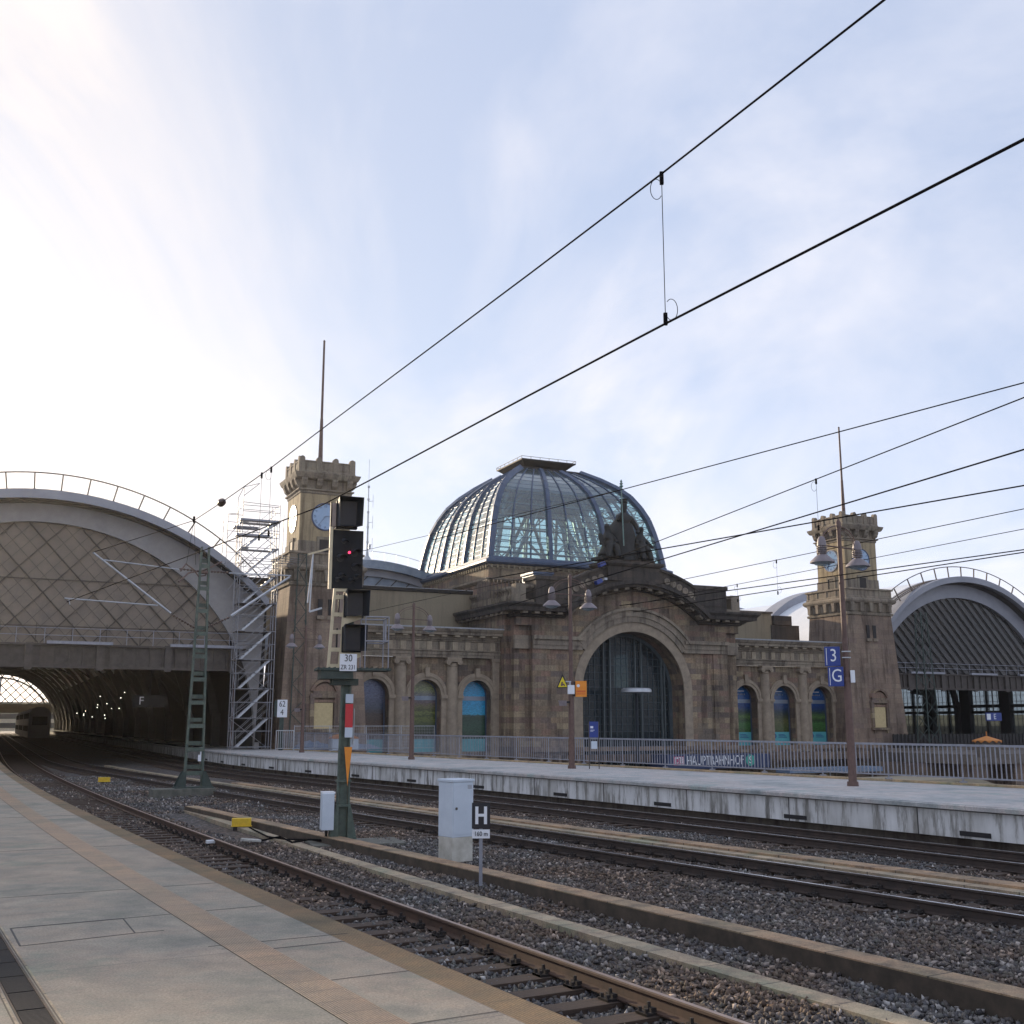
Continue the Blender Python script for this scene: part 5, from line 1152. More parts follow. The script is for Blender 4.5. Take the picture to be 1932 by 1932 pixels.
m = MB(); m.box(-1.0, 1.0, -.05, .05, 0, .75); m.build('board', 'sign_blue', s); text('E', .72, 'sign_white', s, (.1, -.06, .37)); m = MB(); m.box(-.95, -.45, -.06, -.05, .1, .65); m.build('panel', 'sign_white', s); m = MB(); m.cyl((0, 0, .75), (0, 0, 3.4), .04); m.build('hanger', 'lattice_dark', s)

for (s_, w_, h_, mt, lb) in ((-24, 9, 17, 'train_grey', 'grey tower block beyond the far end of the left train shed'), (-9, 14, 9, 'beige_band', 'low beige building beyond the far end of the left train shed')):
    o = empty('distant_building', W(s_, 330, -1), ANG, lb, 'building'); m = MB(); m.box(-w_, w_, 0, 20, 0, h_); m.box(-w_ - .3, w_ + .3, -.3, 20, h_, h_ + .5); m.build('walls', mt, o); 
    for j in range(int(h_ / 3)): m = MB(); m.box(-w_ + .6, w_ - .6, -.08, -.02, 1 + j * 3, 2.7 + j * 3); m.build('window_band', 'steel_black', o)
# ================================================================ scaffold stair tower
SF = empty('scaffold_tower', W(-4.35, -2.2, 0), ANG, 'tall steel scaffold stair tower between the left train shed and the clock tower', 'scaffold')
LV = [.18, 2.0, 3.85, 5.72, 7.55, 9.35, 11.15, 13.0, 14.8]
m = MB()
xs_ = (0, .0 + 2.45); ys_ = (0, .75, 1.5)
for x in xs_:
    for y in ys_: m.cyl((x, y, -.0), (x, y, 14.9), .028, n=6)
for x, y, za, zb in ((0, 0, 14, 17.0), (2.45, 0, 14, 15.95), (2.45, 1.5, 12, 15.8), (0, 1.5, 12, 15.8), (-.95, 0, 11.6, 15.1), (-.95, 1.5, 11.6, 15.1), (1.9, 0, 13, 15.8), (-.35, .0, 8.4, 16.2), (2.9, .8, 11, 15.5)): m.cyl((x, y, za), (x, y, zb), .026, n=6)
m.build('standards', 'scaffold_tube', SF)
m = MB()
for z in LV + [l + 1.0 for l in LV]:
    for y in (0, 1.5): m.cyl((0, y, z), (2.45, y, z), .022, n=5)
    for x in xs_: m.cyl((x, 0, z), (x, 1.5, z), .022, n=5)
for z in (11.9, 12.6, 13.3, 14.0, 14.6, 15.1): m.cyl((-.95, 0, z), (0, 0, z), .02, n=5); m.cyl((-.95, 0, z), (-.95, 1.5, z), .02, n=5)
for z in (10.0, 10.5, 11.7, 12.3, 13.7, 14.2): m.cyl((0, 0, z), (2.45, 0, z), .02, n=5)
for a, b in (((0, 0, 16.0), (2.45, 0, 15.9)), ((0, 0, 15.4), (2.45, 0, 15.4)), ((0, 1.5, 15.5), (-.95, 0, 15.1)), ((0, 0, 17.0), (1.0, -.2, 17.3)), ((0, 0, 16.4), (.95, -.2, 17.25)), ((0, 0, 17.), (-.35, 0, 16.2))): m.cyl(a, b, .022, n=5)
m.build('ledgers', 'scaffold_tube', SF)
m = MB()
for i, (a, b) in enumerate(zip(LV, LV[1:])):
    s_ = i % 2
    for y in (1.5,): m.cyl((0 if s_ else 2.45, y, a), (2.45 if s_ else 0, y, b), .02, n=5)
    if i > 4: m.cyl((0, 0, a), (2.45, 0, b), .02, n=5); m.cyl((2.45, 0, a), (0, 0, b), .02, n=5); m.cyl((-.95, 0, a + .5), (0, 0, b), .02, n=5)
    m.cyl((0, 0, a), (0, 1.5, b), .02, n=5)
for i in range(5): m.cyl((2.45, .2 * i, 12.6 - .15 * i), (5.2 + .2 * i, 2.2, 12.7 - .1 * i), .024, n=5)
m.build('braces', 'scaffold_tube', SF)
for i, (a, b) in enumerate(zip(LV, LV[1:])):
    m = MB()
    for y in (.08, .62): m.bar((.28, y, a), (2.2, y, b), .04, .10)
    hr_ = MB()
    for y in (.06, .64):
        for h in (.55, 1.0): hr_.bar((.28, y, a + h), (2.2, y, b + h), .022)
        hr_.bar((.2, y, a + 1), (.2, y, a), .022); hr_.bar((2.25, y, b + .1), (2.25, y, b + 1), .022); hr_.bar((2.25, y, b + 1), (2.45, y, b + 1), .022); hr_.bar((-.0, y, a + 1), (.28, y, a + 1), .022)
    for k in range(8): f = (k + .5) / 8; x = .28 + 1.92 * f; z = a + (b - a) * f; m.box(x - .11, x + .11, .08, .62, z, z + .03)
    fl = m.build('stair_flight', 'galvanised', SF); hr_.build('handrail', 'scaffold_tube', fl)
for z in LV[1:]:
    m = MB(); m.box(0, 2.45, .75, 1.45, z - .05, z + .0); m.box(1.95, 2.45, .05, .75, z - .05, z); m.box(0, .5, .05, .75, z - .05, z); m.build('deck', 'galvanised' if z > 12 else 'steel_brown', SF)
m = MB(); m.box(-.15, 2.5, -.1, .5, 14.78, 14.9); m.box(-.4, 1.8, -.2, .6, 13.75, 13.87); m.box(-.4, 1.2, .6, 1.5, 14.4, 14.5); m.build('top_platform', 'railing_paint', SF)
# buildings and trees north of the right shed, seen through its side windows
for i, (t_, l_, h_, mt) in enumerate(((-25, 34, 2.0, 'train_grey'), (14, 46, 2.8, 'beige_band'), (66, 60, 2.0, 'beige_band'))):
    o = empty('distant_building', W(104 + i * 3, t_, -5), ANG, ('long grey block seen through the right shed windows, nearest of the row', 'tallest beige block seen through the right shed windows, middle of the row', 'low beige block seen through the right shed windows, farthest of the row')[i], 'building', 'buildings seen through the right shed'); m = MB(); m.box(0, 14, 0, l_, 0, h_ + 5); m.build('walls', mt, o)
    for j in range(2): m = MB(); m.box(-.06, -.01, 1, l_ - 1, 2.5 + j * 2.5, 3.8 + j * 2.5); m.build('window_band', 'steel_black', o)
# ---- mesh fence panels and tarpaulins at its foot
for i, (s_, t_, w_) in enumerate(((-1.9, -3.6, 1.1), )):
    f = empty('barrier', W(s_, t_, 0), ANG, 'stacked steel barrier grilles leaning at the foot of the scaffold', 'barrier'); m = MB(); m.box(-.02, .02, -.02, .02, 0, 1.25); m.box(w_ - .02, w_ + .02, -.02, .02, 0, 1.25); m.box(0, w_, -.02, .02, 1.2, 1.25); m.box(0, w_, -.02, .02, .1, .14)
    for k in range(9): m.box(k * w_ / 8 - .012, k * w_ / 8 + .012, -.01, .01, .1, 1.25)
    m.build('grille', 'galvanised', f)
f = empty('site_fence', W(-.9, -4.2, 0), ANG + radians(-6), 'temporary mesh fence around the building site beneath the left tower', 'fence')
m = MB()
for k in range(4):
    x0_ = k * 2.3
    for x in (x0_, x0_ + 2.2): m.cyl((x, 0, 0), (x, 0, 1.55), .022, n=5)
    for z in (.1, 1.5): m.cyl((x0_, 0, z), (x0_ + 2.2, 0, z), .018, n=5)
    for j in range(1, 20): m.cyl((x0_ + j * .11, 0, .1), (x0_ + j * .11, 0, 1.5), .004, n=3)
    for j in range(1, 7): m.cyl((x0_, 0, .1 + j * .2), (x0_ + 2.2, 0, .1 + j * .2), .004, n=3)
m.build('mesh_panels', 'galvanised', f)
def heap(name, loc, w_, d, h, mat, label, cat, seed):
    r = random.Random(seed); m = MB(); nx_, ny_ = 16, 8
    for i in range(nx_ + 1):
        for j in range(ny_ + 1):
            x, y = i / nx_, j / ny_; e_ = sin(pi * x) ** .5 * sin(pi * y) ** .5 if 0 < x < 1 and 0 < y < 1 else 0
            m.v.append((x * w_, y * d, h * e_ * r.uniform(.5, 1.1)))
    m.f = [(i * (ny_ + 1) + j, (i + 1) * (ny_ + 1) + j, (i + 1) * (ny_ + 1) + j + 1, i * (ny_ + 1) + j + 1) for i in range(nx_) for j in range(ny_)]
    o = m.build(name, mat); o.location = loc; o.rotation_euler = (0, 0, ANG); tag(o, label, cat)
heap('tarpaulin', W(-.6, -3.2, 0.01), 2.6, 1.2, .55, 'blue_tarp', 'crumpled blue-grey tarpaulin heap on the far platform left of the orange shelter', 'tarpaulin', 3)
heap('tarpaulin', W(2.3, -3.0, 0.01), 3.0, 1.3, .4, 'blue_tarp', 'lower crumpled tarpaulin heap beside the signal mast on the far platform', 'tarpaulin', 5)
f = empty('shelter_roof', W(2.2, -4.6, 0), ANG, 'low orange awning over a grey hoarding under the blind window', 'awning')
m = MB(); m.prism([(-.9, .72), (.9, .72), (.75, .82), (.2, 1.0), (-.2, 1.02), (-.75, .86)], -.5, .5); m.build('awning', 'awning_orange', f); m = MB(); m.box(-.85, .85, -.45, .45, .0, .70); m.build('hoarding', 'cabinet_grey', f)
kq = Vector((33.75, 80, 0)); f = empty('kiosk', (33.75, 80, -.3), 0, 'small kiosk with scalloped orange awning in front of the right train shed', 'kiosk')
m = MB()
for i in range(12):
    a0_, a1_ = 2 * pi * i / 12, 2 * pi * (i + 1) / 12; m.add([(1.0 * cos(a0_), 1.0 * sin(a0_), .78), (1.0 * cos(a1_), 1.0 * sin(a1_), .78), (0, 0, 1.1)], [(0, 1, 2)]); m.add([(1.0 * cos(a0_), 1.0 * sin(a0_), .78), (1.0 * cos(a1_), 1.0 * sin(a1_), .78), (1.0 * cos((a0_ + a1_) / 2), 1.0 * sin((a0_ + a1_) / 2), .62)], [(0, 1, 2)])
m.cyl((0, 0, 1.05), (0, 0, 1.4), .04); m.build('awning', 'awning_orange', f); m = MB(); m.cyl((0, 0, -.4), (0, 0, .76), .82, n=10); m.build('body', 'brown_wall', f)

# ---- entrance canopy with the station lettering, and the low forecourt structures below the platform
cp = empty('entrance_canopy', W(0, 0, 0), ANG, 'dark blue canopy band at street level carrying the white station lettering', 'canopy')
m = MB(); m.box(26.9, 36.2, -4.0, -1.3, -1.65, -.62); m.build('fascia', 'sign_navy', cp)
m = MB(); m.box(17.2, 48, -1.6, -1.25, -.35, -.05); m.box(36, 48, -2.0, .3, -1.2, -.6)
for i in range(40): m.box(17.4 + i * .75, 17.6 + i * .75, -2.2, -1.25, -1.15, -.6)
m.build('street_cornice', 'sandstone_tower', cp)
text('HAUPTBAHNHOF', .98, 'sign_white', cp, (31.15, -4.03, -1.08), (pi / 2, 0, 0), .01, 'lettering', .66)
m = MB(); m.box(27.45, 28.35, -4.04, -4.0, -1.38, -.74); m.build('emblem_board', 'db_red', cp); text('DB', .56, 'sign_white', cp, (27.9, -4.05, -1.06), sx=.95)
m = MB(); m.box(27.53, 28.27, -4.05, -4.04, -.84, -.79); m.box(27.53, 28.27, -4.05, -4.04, -1.33, -1.28); m.box(27.53, 27.57, -4.05, -4.04, -1.33, -.79); m.box(28.23, 28.27, -4.05, -4.04, -1.33, -.79); m.build('emblem_frame', 'sign_white', cp)
m = MB(); m.cyl((34.35, -4.04, -1.08), (34.35, -4.0, -1.08), .42, n=24); m.build('round_emblem', 's_green', cp); text('S', .72, 'sign_white', cp, (34.35, -4.05, -1.08))
ba = empty('bus_shelter', W(30, -11.5, -5), ANG, 'long sandy forecourt roof with dark slots just behind the railing', 'shelter')
m = MB(); m.prism([(1.5, 2.2), (5.5, 2.75), (17, 2.75), (19.5, 2.1), (19.5, 1.9), (1.5, 1.95)], -2.5, 2.5); m.build('roof', 'sandy_roof', ba); m = MB()
for x in (3, 8, 13, 18): m.box(x - .2, x + .2, -.2, .2, 0, 2)
m.build('posts', 'brown_wall', ba); m = MB()
for x in (6.5, 10.5, 14.2): m.box(x, x + 1.5, -2.53, -2.5, 2.2, 2.55)
m.build('roof_slots', 'steel_black', ba)
bs = empty('street_awning', W(34.6, -7.5, -5), ANG, 'grey-blue awning strip at street level below the right wing', 'awning'); m = MB(); m.box(0, 8.8, -.8, .8, 3.1, 3.45); m.build('canopy', 'blue_tarp', bs); m = MB()
for x in (.3, 4.4, 8.5): m.cyl((x, 0, 0), (x, 0, 3.1), .06)
m.build('posts', 'galvanised', bs)

# ================================================================ railing on the far platform
RL = empty('platform_railing', label='long grey steel railing with upright bars along the back of the far platform', cat='railing')
sweep(RAILC, [(-.035, 1.05), (-.035, 1.11), (.035, 1.11), (.035, 1.05)], 14, 74).build('top_rail', 'railing_paint', RL)
sweep(RAILC, [(-.02, .17), (-.02, .21), (.02, .21), (.02, .17)], 14, 74).build('bottom_rail', 'railing_paint', RL)
u = RAILC.u_of_y(15); ue = RAILC.u_of_y(73.5)
while u < ue:
    p, d = RAILC.at(u); m = MB(); m.bar(p + Vector((0, 0, .05)), p + Vector((0, 0, 1.06)), .045, .03, up=tuple(d)); m.box(p.x - .09, p.x + .09, p.y - .07, p.y + .07, .055, .10); m.build('post', 'railing_paint', RL)
    m = MB(); k = 1
    while k * .145 < 2.45:
        q, dd = RAILC.at(u + k * .145); m.bar(q + Vector((0, 0, .19)), q + Vector((0, 0, 1.06)), .012, .034, up=tuple(dd)); k += 1
    m.build('bar_panel', 'railing_paint', RL); u += 2.5
q = Vector((15.2, 28.6, 0)); pg = empty('gate_frame', (14.4, 29.3, 0), radians(-52), 'pale blue steel stair gate frame behind the railing at the right edge', 'gate')
m = MB(); m.tube([(-.65, 0, -.6), (-.65, 0, .85), (-.55, 0, .98), (.55, 0, .98), (.65, 0, .85), (.65, 0, -.6)], .035, 6); m.cyl((0, 0, -.6), (0, 0, .98), .03); m.build('frame', 'galvanised', pg); m = MB(); m.box(-.6, .6, -.01, .01, -.5, .92); m.build('panel', 'window_glass', pg)

# ================================================================ lamp posts with double pendant lamps
NRM = Vector((.84, .54, 0))
def lamp_post(x, y, label, arm=.88):
    t = empty('lamp_post', (x, y, 0), atan2(.54, .84), label, 'lamp post', 'double pendant lamp posts on the far platform')
    m = MB(); m.cyl((0, 0, 0), (0, 0, .12), .16, .15, 12); m.cyl((0, 0, .1), (0, 0, 2.9), .115, .10, 12); m.cyl((0, 0, 2.9), (0, 0, 7.2), .085, .06, 12); m.cyl((0, 0, 2.86), (0, 0, 2.95), .125, .1, 12); m.lathe([(.075, 7.2), (.075, 7.35), (.01, 7.45)], n=10); m.build('pole', 'lamp_brown', t, smooth=True)
    m = MB(); m.cyl((-arm, 0, 6.62), (arm, 0, 6.62), .022, n=6)
    for sg in (-1, 1):
        m.tube([(sg * arm * (1 - cos(a)) * .0 + sg * arm * sin(a), 0, 6.62 + .62 * cos(a)) for a in np.linspace(0, pi / 2, 9)], .018, 5)
        m.tube([(sg * (arm - .1) * sin(a), 0, 6.62 + .52 * cos(a)) for a in np.linspace(0, pi / 2, 9)], .012, 5)
    m.build('arm', 'lamp_brown', t)
    for sg in (-1, 1):
        m = MB(); X = sg * arm; m.lathe([(.01, 6.88), (.07, 6.86), (.11, 6.78), (.13, 6.66), (.13, 6.60), (.02, 6.60)], (X, 0), 14)
        for z in (6.55, 6.50, 6.45, 6.40): m.lathe([(.08, z - .012), (.15, z - .008), (.15, z + .008), (.08, z + .012)], (X, 0), 14)
        m.lathe([(.085, 6.60), (.085, 6.36)], (X, 0), 12)
        m.lathe([(.02, 6.36), (.13, 6.35), (.20, 6.29), (.34, 6.16), (.35, 6.12), (.33, 6.12), (.1, 6.2)], (X, 0), 18); f = m.build('lamp', 'lamp_shade_paint', t, smooth=True)
        g_ = MB(); g_.lathe([(.28, 6.14), (.2, 6.06), (.01, 6.02)], (X, 0), 14); g_.build('glass_bowl', 'window_glass', f, smooth=True)
    return t
L1 = lamp_post(9.35, 31.1, 'nearest brown lamp post, carrying the blue number and letter signs', .74)
L2 = lamp_post(2.27, 42.9, 'brown lamp post carrying the yellow triangle and orange square signs')
L3 = lamp_post(-4.76, 53.4, 'plain brown lamp post right of the signal mast, in front of the left wing windows')
L4 = lamp_post(-12.3, 66.0, 'rust brown lamp post just left of the signal mast, under the left tower')
L5 = lamp_post(-19.2, 77.0, 'dim lamp post standing behind the scaffold at the shed mouth')
# signs on the nearest post
s = empty('platform_sign', (9.35, 31.1, 2.70), radians(-18), 'two stacked blue boards reading 3 and G on the nearest lamp post', 'sign')
for ch, z, cx_ in (('3', .56, -.335), ('G', 0, -.27)):
    m = MB(); m.box(cx_ - .23, cx_ + .19, -.16, -.05, z + .0, z + .54); b = m.build('board', 'sign_blue', s, bevel=.005)
    text(ch, .50, 'sign_white', b, (cx_ + .01, -.165, z + .28), sx=.82); m = MB(); m.box(cx_ - .185, cx_ - .17, -.165, -.155, z + .03, z + .5); m.build('stripe', 'sign_white', b)
m = MB(); m.box(-.1, .14, -.1, -.02, .95, .98); m.box(-.1, .14, -.1, -.02, .78, .81); m.build('bracket', 'galvanised', s)
m = MB(); m.box(.10, .22, -.1, .02, .10, .44); m.build('white_box', 'sign_white', s, bevel=.01)
# signs on the second post
s = empty('warning_sign', (2.27, 42.9, 2.95), radians(-4), 'yellow triangular overhead line warning sign on the second lamp post', 'sign')
m = MB(); m.prism([(-.56, .06), (-.08, .06), (-.32, .60)], -.12, -.10); m.build('board', 'sign_black', s); m = MB(); m.prism([(-.50, .10), (-.14, .10), (-.32, .50)], -.125, -.12); f = m.build('field', 'sign_yellow', s)
m = MB(); m.prism([(-.39, .20), (-.36, .30), (-.30, .30), (-.32, .24), (-.25, .22), (-.23, .14), (-.27, .13), (-.29, .19), (-.33, .14), (-.38, .14)], -.13, -.125); m.build('pictogram', 'lamp_brown', f); m = MB(); m.box(-.3, -.0, -.1, -.07, .30, .33); m.build('bracket', 'galvanised', s)
s = empty('notice_board', (2.27, 42.9, 2.68), radians(-4), 'square orange notice board on the second lamp post', 'sign')
m = MB(); m.box(.16, .60, -.12, -.10, 0, .60); b = m.build('board', 'sign_orange', s)
m = MB(); m.ring(.28, .42, .0, .06, -.125, -.12, 0, 360, 12); m.build('emblem', 'sign_white', b); m = MB()
for z, h_ in ((.20, .03), (.14, .012), (.10, .012)): m.box(.2, .56, -.124, -.12, z, z + h_)
m.build('text_lines', 'sign_red', b); m = MB(); m.box(0, .2, -.1, -.06, .25, .3); m.box(.1, .17, -.13, -.02, .02, .58); m.build('bracket', 'steel_black', s)
s = empty('junction_box', (2.27, 42.9, 2.78), 0, 'white box clamped on the second lamp post between the two signs', 'junction box'); m = MB(); m.box(-.14, .12, -.28, -.10, 0, .34); m.build('casing', 'sign_white', s, bevel=.01); m = MB(); m.cyl((-.05, -.16, .34), (-.05, -.16, .5), .03); m.cyl((.0, -.16, .47), (-.22, -.16, .47), .015); m.build('clamp', 'galvanised', s)
for (x, y, z, lb) in ((2.27, 42.9, 2.50, 'grey loudspeaker on the second lamp post below its signs'), (-4.76, 53.4, 2.9, 'small dark loudspeaker on the plain lamp post'), (-12.3, 66, 2.5, 'small dark loudspeaker on the rust brown post beside the signal')):
    s = empty('loudspeaker', (x, y, z), 0, lb, 'loudspeaker', 'loudspeakers on the lamp posts'); m = MB(); m.add([(-.46, -.2, -.16), (-.18, -.2, -.16), (-.18, .1, -.1), (-.40, .1, -.1), (-.50, -.25, .04), (-.18, -.25, .04), (-.18, .12, .04), (-.5, .12, .04)], [(0, 1, 2, 3), (4, 7, 6, 5), (0, 4, 5, 1), (1, 5, 6, 2), (2, 6, 7, 3), (3, 7, 4, 0)]); m.build('horn', 'lamp_shade_paint', s); m = MB(); m.box(-.2, -.05, -.12, .08, -.06, .02); m.build('bracket', 'steel_black', s)
# blue information stand
s = empty('information_sign', (3.1, 42.6, 0), radians(-6), 'small blue information board on two thin posts in front of the railing', 'sign')
m = MB(); m.box(-.20, -.165, -.02, .02, 0, 1.75); m.box(.165, .20, -.02, .02, 0, 1.75); m.build('posts', 'steel_brown', s); m = MB(); m.box(-.165, .165, -.02, .02, 1.16, 1.75); b = m.build('board', 'sign_blue', s); m = MB(); m.box(-.13, -.02, -.025, -.02, 1.5, 1.58); m.box(-.13, .03, -.025, -.02, 1.42, 1.44); m.box(-.13, -.02, -.025, -.02, 1.38, 1.395); m.build('text_lines', 'sign_white', b)
m = MB(); m.box(-.10, .12, -.03, .02, .74, 1.02); m.build('leaflet_box', 'cabinet_grey', s)

# ================================================================ foreground signal
SGN = empty('railway_signal', (-3.77, 25.35, -.88), radians(16), 'green mast railway signal with black heads, one red light and a 30 number plate', 'railway signal')
m = MB(); [m.add([(sg * .135 - .018, -.10, .1), (sg * .135 + .018, -.10, .1), (sg * .135 + .018, .10, .1), (sg * .135 - .018, .10, .1), (sg * .085 - .018, -.08, 3.75), (sg * .085 + .018, -.08, 3.75), (sg * .085 + .018, .08, 3.75), (sg * .085 - .018, .08, 3.75)], [(3, 2, 1, 0), (4, 5, 6, 7), (0, 1, 5, 4), (1, 2, 6, 5), (2, 3, 7, 6), (3, 0, 4, 7)]) for sg in (-1, 1)]; m.box(-.09, .09, -.02, .02, .1, 3.75); m.build('mast', 'green_paint', SGN, bevel=.004)
m = MB(); m.box(-.32, .32, -.26, .26, 0, .05); 
for sg in (-1, 1): m.prism([(sg * .10, .05), (sg * .31, .05), (sg * .17, .75), (sg * .10, .75)], -.13, -.10); m.prism([(sg * .10, .05), (sg * .31, .05), (sg * .17, .75), (sg * .10, .75)], .10, .13)
m.box(-.165, .165, -.12, .12, .75, .80); m.box(-.165, .165, -.12, .12, 1.28, 1.33); 
for x in (-.25, .25):
    for y in (-.2, .2): m.cyl((x, y, .05), (x, y, .12), .025, n=6)
m.build('base', 'green_paint', SGN, bevel=.004)
m = MB(); m.box(-.70, .95, -.45, .35, 3.74, 3.79); m.box(-.62, .1, -.40, .30, 3.55, 3.74)
for k in range(14): m.box(-.68 + k * .12, -.66 + k * .12, -.45, .35, 3.79, 3.81)
m.box(-.35, .25, -.2, .2, 3.42, 3.56); m.build('service_platform', 'green_dark', SGN)
# ladder-like frame, cream as if sunlit
m = MB()
lean = lambda z: -.42 + (z - 3.8) * .055
for dx in (0, .25):
    m.bar((lean(3.8) + dx, .0, 3.8), (lean(5.65) + dx, .0, 5.65), .06, .10, up=(0, 1, 0))
for z in (3.85, 4.22, 4.62, 5.02, 5.42, 5.6): m.box(lean(z), lean(z) + .25, -.04, .04, z - .045, z + .045)
m.build('ladder_frame', 'sunlit_cream', SGN)
m = MB(); m.add([(-.15, -.05, 3.9), (.28, -.22, 4.05), (.28, -.22, 4.15), (-.15, -.05, 4.15), (-.15, .05, 3.9), (.28, -.1, 4.05), (.28, -.1, 4.15), (-.15, .05, 4.15)], [(0, 1, 2, 3), (4, 7, 6, 5), (0, 4, 5, 1), (3, 2, 6, 7), (1, 5, 6, 2)]); m.add([(-.12, -.05, 4.78), (.28, -.22, 4.92), (.28, -.22, 5.0), (-.12, -.05, 4.98), (-.12, .05, 4.78), (.28, -.1, 4.92), (.28, -.1, 5.0), (-.12, .05, 4.98)], [(0, 1, 2, 3), (4, 7, 6, 5), (0, 4, 5, 1), (3, 2, 6, 7), (1, 5, 6, 2)]); m.build('bracket_arm', 'sunlit_cream', SGN)
m = MB(); m.box(-.08, .0, .0, .12, 3.8, 5.65); m.box(.0, .14, .02, .10, 3.8, 5.7); m.build('upper_mast', 'green_dark', SGN)
def head(x, z, w_, h, d, nm='speed_indicator'):
    q = MB(); q.box(x - w_ * .3, x + w_ * .5, -.08, .1, z, z + h); q.box(x - w_ * .12, x + w_ * .42, .1, .2, z + .1, z + h - .1); f = q.build(nm, 'signal_black', SGN, bevel=.01)
    q = MB()  # flared hood
    a, b = x - w_ * .26, x + w_ * .46; q.add([(a, -.08, z + .04), (b, -.08, z + .04), (b, -.08, z + h), (a, -.08, z + h), (a + .03, -.08 - d, z + .0), (b + .10, -.08 - d, z + .02), (b + .12, -.08 - d, z + h + .03), (a + .0, -.08 - d, z + h + .04)],
        [(0, 4, 5, 1), (1, 5, 6, 2), (2, 6, 7, 3), (3, 7, 4, 0)]); 
    hd = q.build('hood', 'signal_hood', f); so_ = hd.modifiers.new('t', 'SOLIDIFY'); so_.thickness = .012
    q = MB(); q.box(a + .02, b, -.09, -.08, z + .06, z + h - .02); q.build('display', 'sign_black', f)
    q = MB(); q.box(x - w_ * .46, x - w_ * .3, -.02, .10, z + .05, z + h - .06); q.build('side_panel', 'panel_pink', f); q = MB(); q.box(x - w_ * .50, x - w_ * .46, -.03, .11, z + .02, z + h - .03); q.build('door', 'signal_black', f); return f
head(-.16, 7.02, .62, .66, .34); head(.06, 4.95, .58, .58, .32); head(.03, 4.16, .56, .58, .32)
m = MB(); m.box(-.40, .30, -.06, .0, 5.62, 6.98); m.box(-.36, .26, .0, .16, 5.7, 6.9); mh = m.build('signal_board', 'signal_black', SGN, bevel=.008)
m = MB(); m.box(-.48, -.41, -.07, .02, 5.6, 7.05); m.build('board_edge', 'sunlit_cream', SGN)
m = MB()
for (x, z, big) in ((-.15, 6.72, 0), (.10, 6.45, 1), (-.22, 6.32, 1), (.12, 6.12, 1), (-.20, 5.92, 0), (.02, 5.80, 0), (-.28, 5.82, 0), (.16, 5.9, 0)):
    r = .105 if big else .07; d = .32 if big else .16
    q = MB(); n_ = 10; A_ = [radians(20 + 140 * i / n_) for i in range(n_ + 1)]; vs = []
    for a in A_: vs += [(x + r * cos(a), -.06, z + r * sin(a)), (x + r * 1.05 * cos(a) + .05, -.06 - d * sin(a) ** .5, z + r * 1.0 * sin(a) - .05)]
    q.add(vs, [(2 * i, 2 * i + 1, 2 * i + 3, 2 * i + 2) for i in range(n_)]); hd = q.build('lamp_hood', 'signal_hood', mh); so_ = hd.modifiers.new('t', 'SOLIDIFY'); so_.thickness = .008
    q = MB(); q.cyl((x, -.08, z), (x, -.06, z), r * .8, n=14); q.build('lens', 'sign_black', mh)
q = MB(); q.cyl((-.02, -.09, 6.46), (-.02, -.06, 6.46), .028, n=12); q.build('red_lamp', 'red_light', mh)
m = MB(); m.box(-.22, .16, -.485, -.47, 3.72, 4.10); b = m.build('number_plate', 'sign_white', SGN); text('30', .22, 'sign_black', b, (-.03, -.488, 4.0), sx=.85); text('ZR 231', .145, 'sign_black', b, (-.03, -.488, 3.80), sx=.78)
m = MB(); m.box(-.02, .15, -.155, -.14, 2.26, 2.48); m.box(-.02, .15, -.155, -.14, 3.02, 3.12 + .1); m.build('mast_plate', 'cabinet_grey', SGN); m = MB(); m.box(-.02, .15, -.157, -.14, 2.48, 3.02 - .0 - .02); m.build('mast_plate', 'sign_red', SGN)
m = MB(); m.prism([(-.02, 2.05), (.155, 2.05), (.07, 1.2)], -.155, -.14); m.build('distant_plate', 'sign_orange', SGN)
m = MB(); m.cyl((.20, .0, 2.1), (.20, .0, 2.9), .012); m.cyl((.17, .0, 2.1), (.17, .0, 2.5), .008); m.build('conduit', 'galvanised', SGN)
m = MB(); m.box(-.48, -.22, -.26, .16, .27, 1.05); cb = m.build('switch_box', 'cabinet_grey', SGN, bevel=.008); m = MB(); m.box(-.48, -.20, -.24, .18, 1.05, 1.08); m.build('lid', 'sign_white', cb); m = MB(); m.cyl((-.35, 0, .27), (-.35, 0, .0), .03); m.box(-.22, -.16, -.05, .05, .5, .8); m.build('cable_entry', 'steel_black', cb)
m = MB()   # guard rails left and right
for p, q in (((-.45, 0, 6.55), (-.98, -.25, 6.35)),): m.bar(p, q, .05, .04)
m.build('bracket_bar', 'sunlit_cream', SGN); m = MB(); m.cyl((-.86, -.2, 6.40), (-.95, -.2, 5.25), .018); m.cyl((-.86, -.2, 6.40), (-.90, -.2, 5.05), .016); m.bar((-.90, -.2, 5.05), (-.62, -.1, 5.15), .04); m.build('cable_rods', 'galvanised', SGN)
m = MB()
for x, y in ((.35, -.42), (.88, -.42), (.35, .32), (.88, .32)): m.cyl((x, y, 3.79), (x, y, 4.95), .012)
for z in (4.4, 4.95):
    m.cyl((.35, -.42, z), (.88, -.42, z), .016); m.cyl((.35, .32, z), (.88, .32, z), .016); m.cyl((.88, -.42, z), (.88, .32, z), .016)
m.box(.86, .90, .0, .1, 4.4, 4.95); m.build('guard_rail', 'railing_paint', SGN)

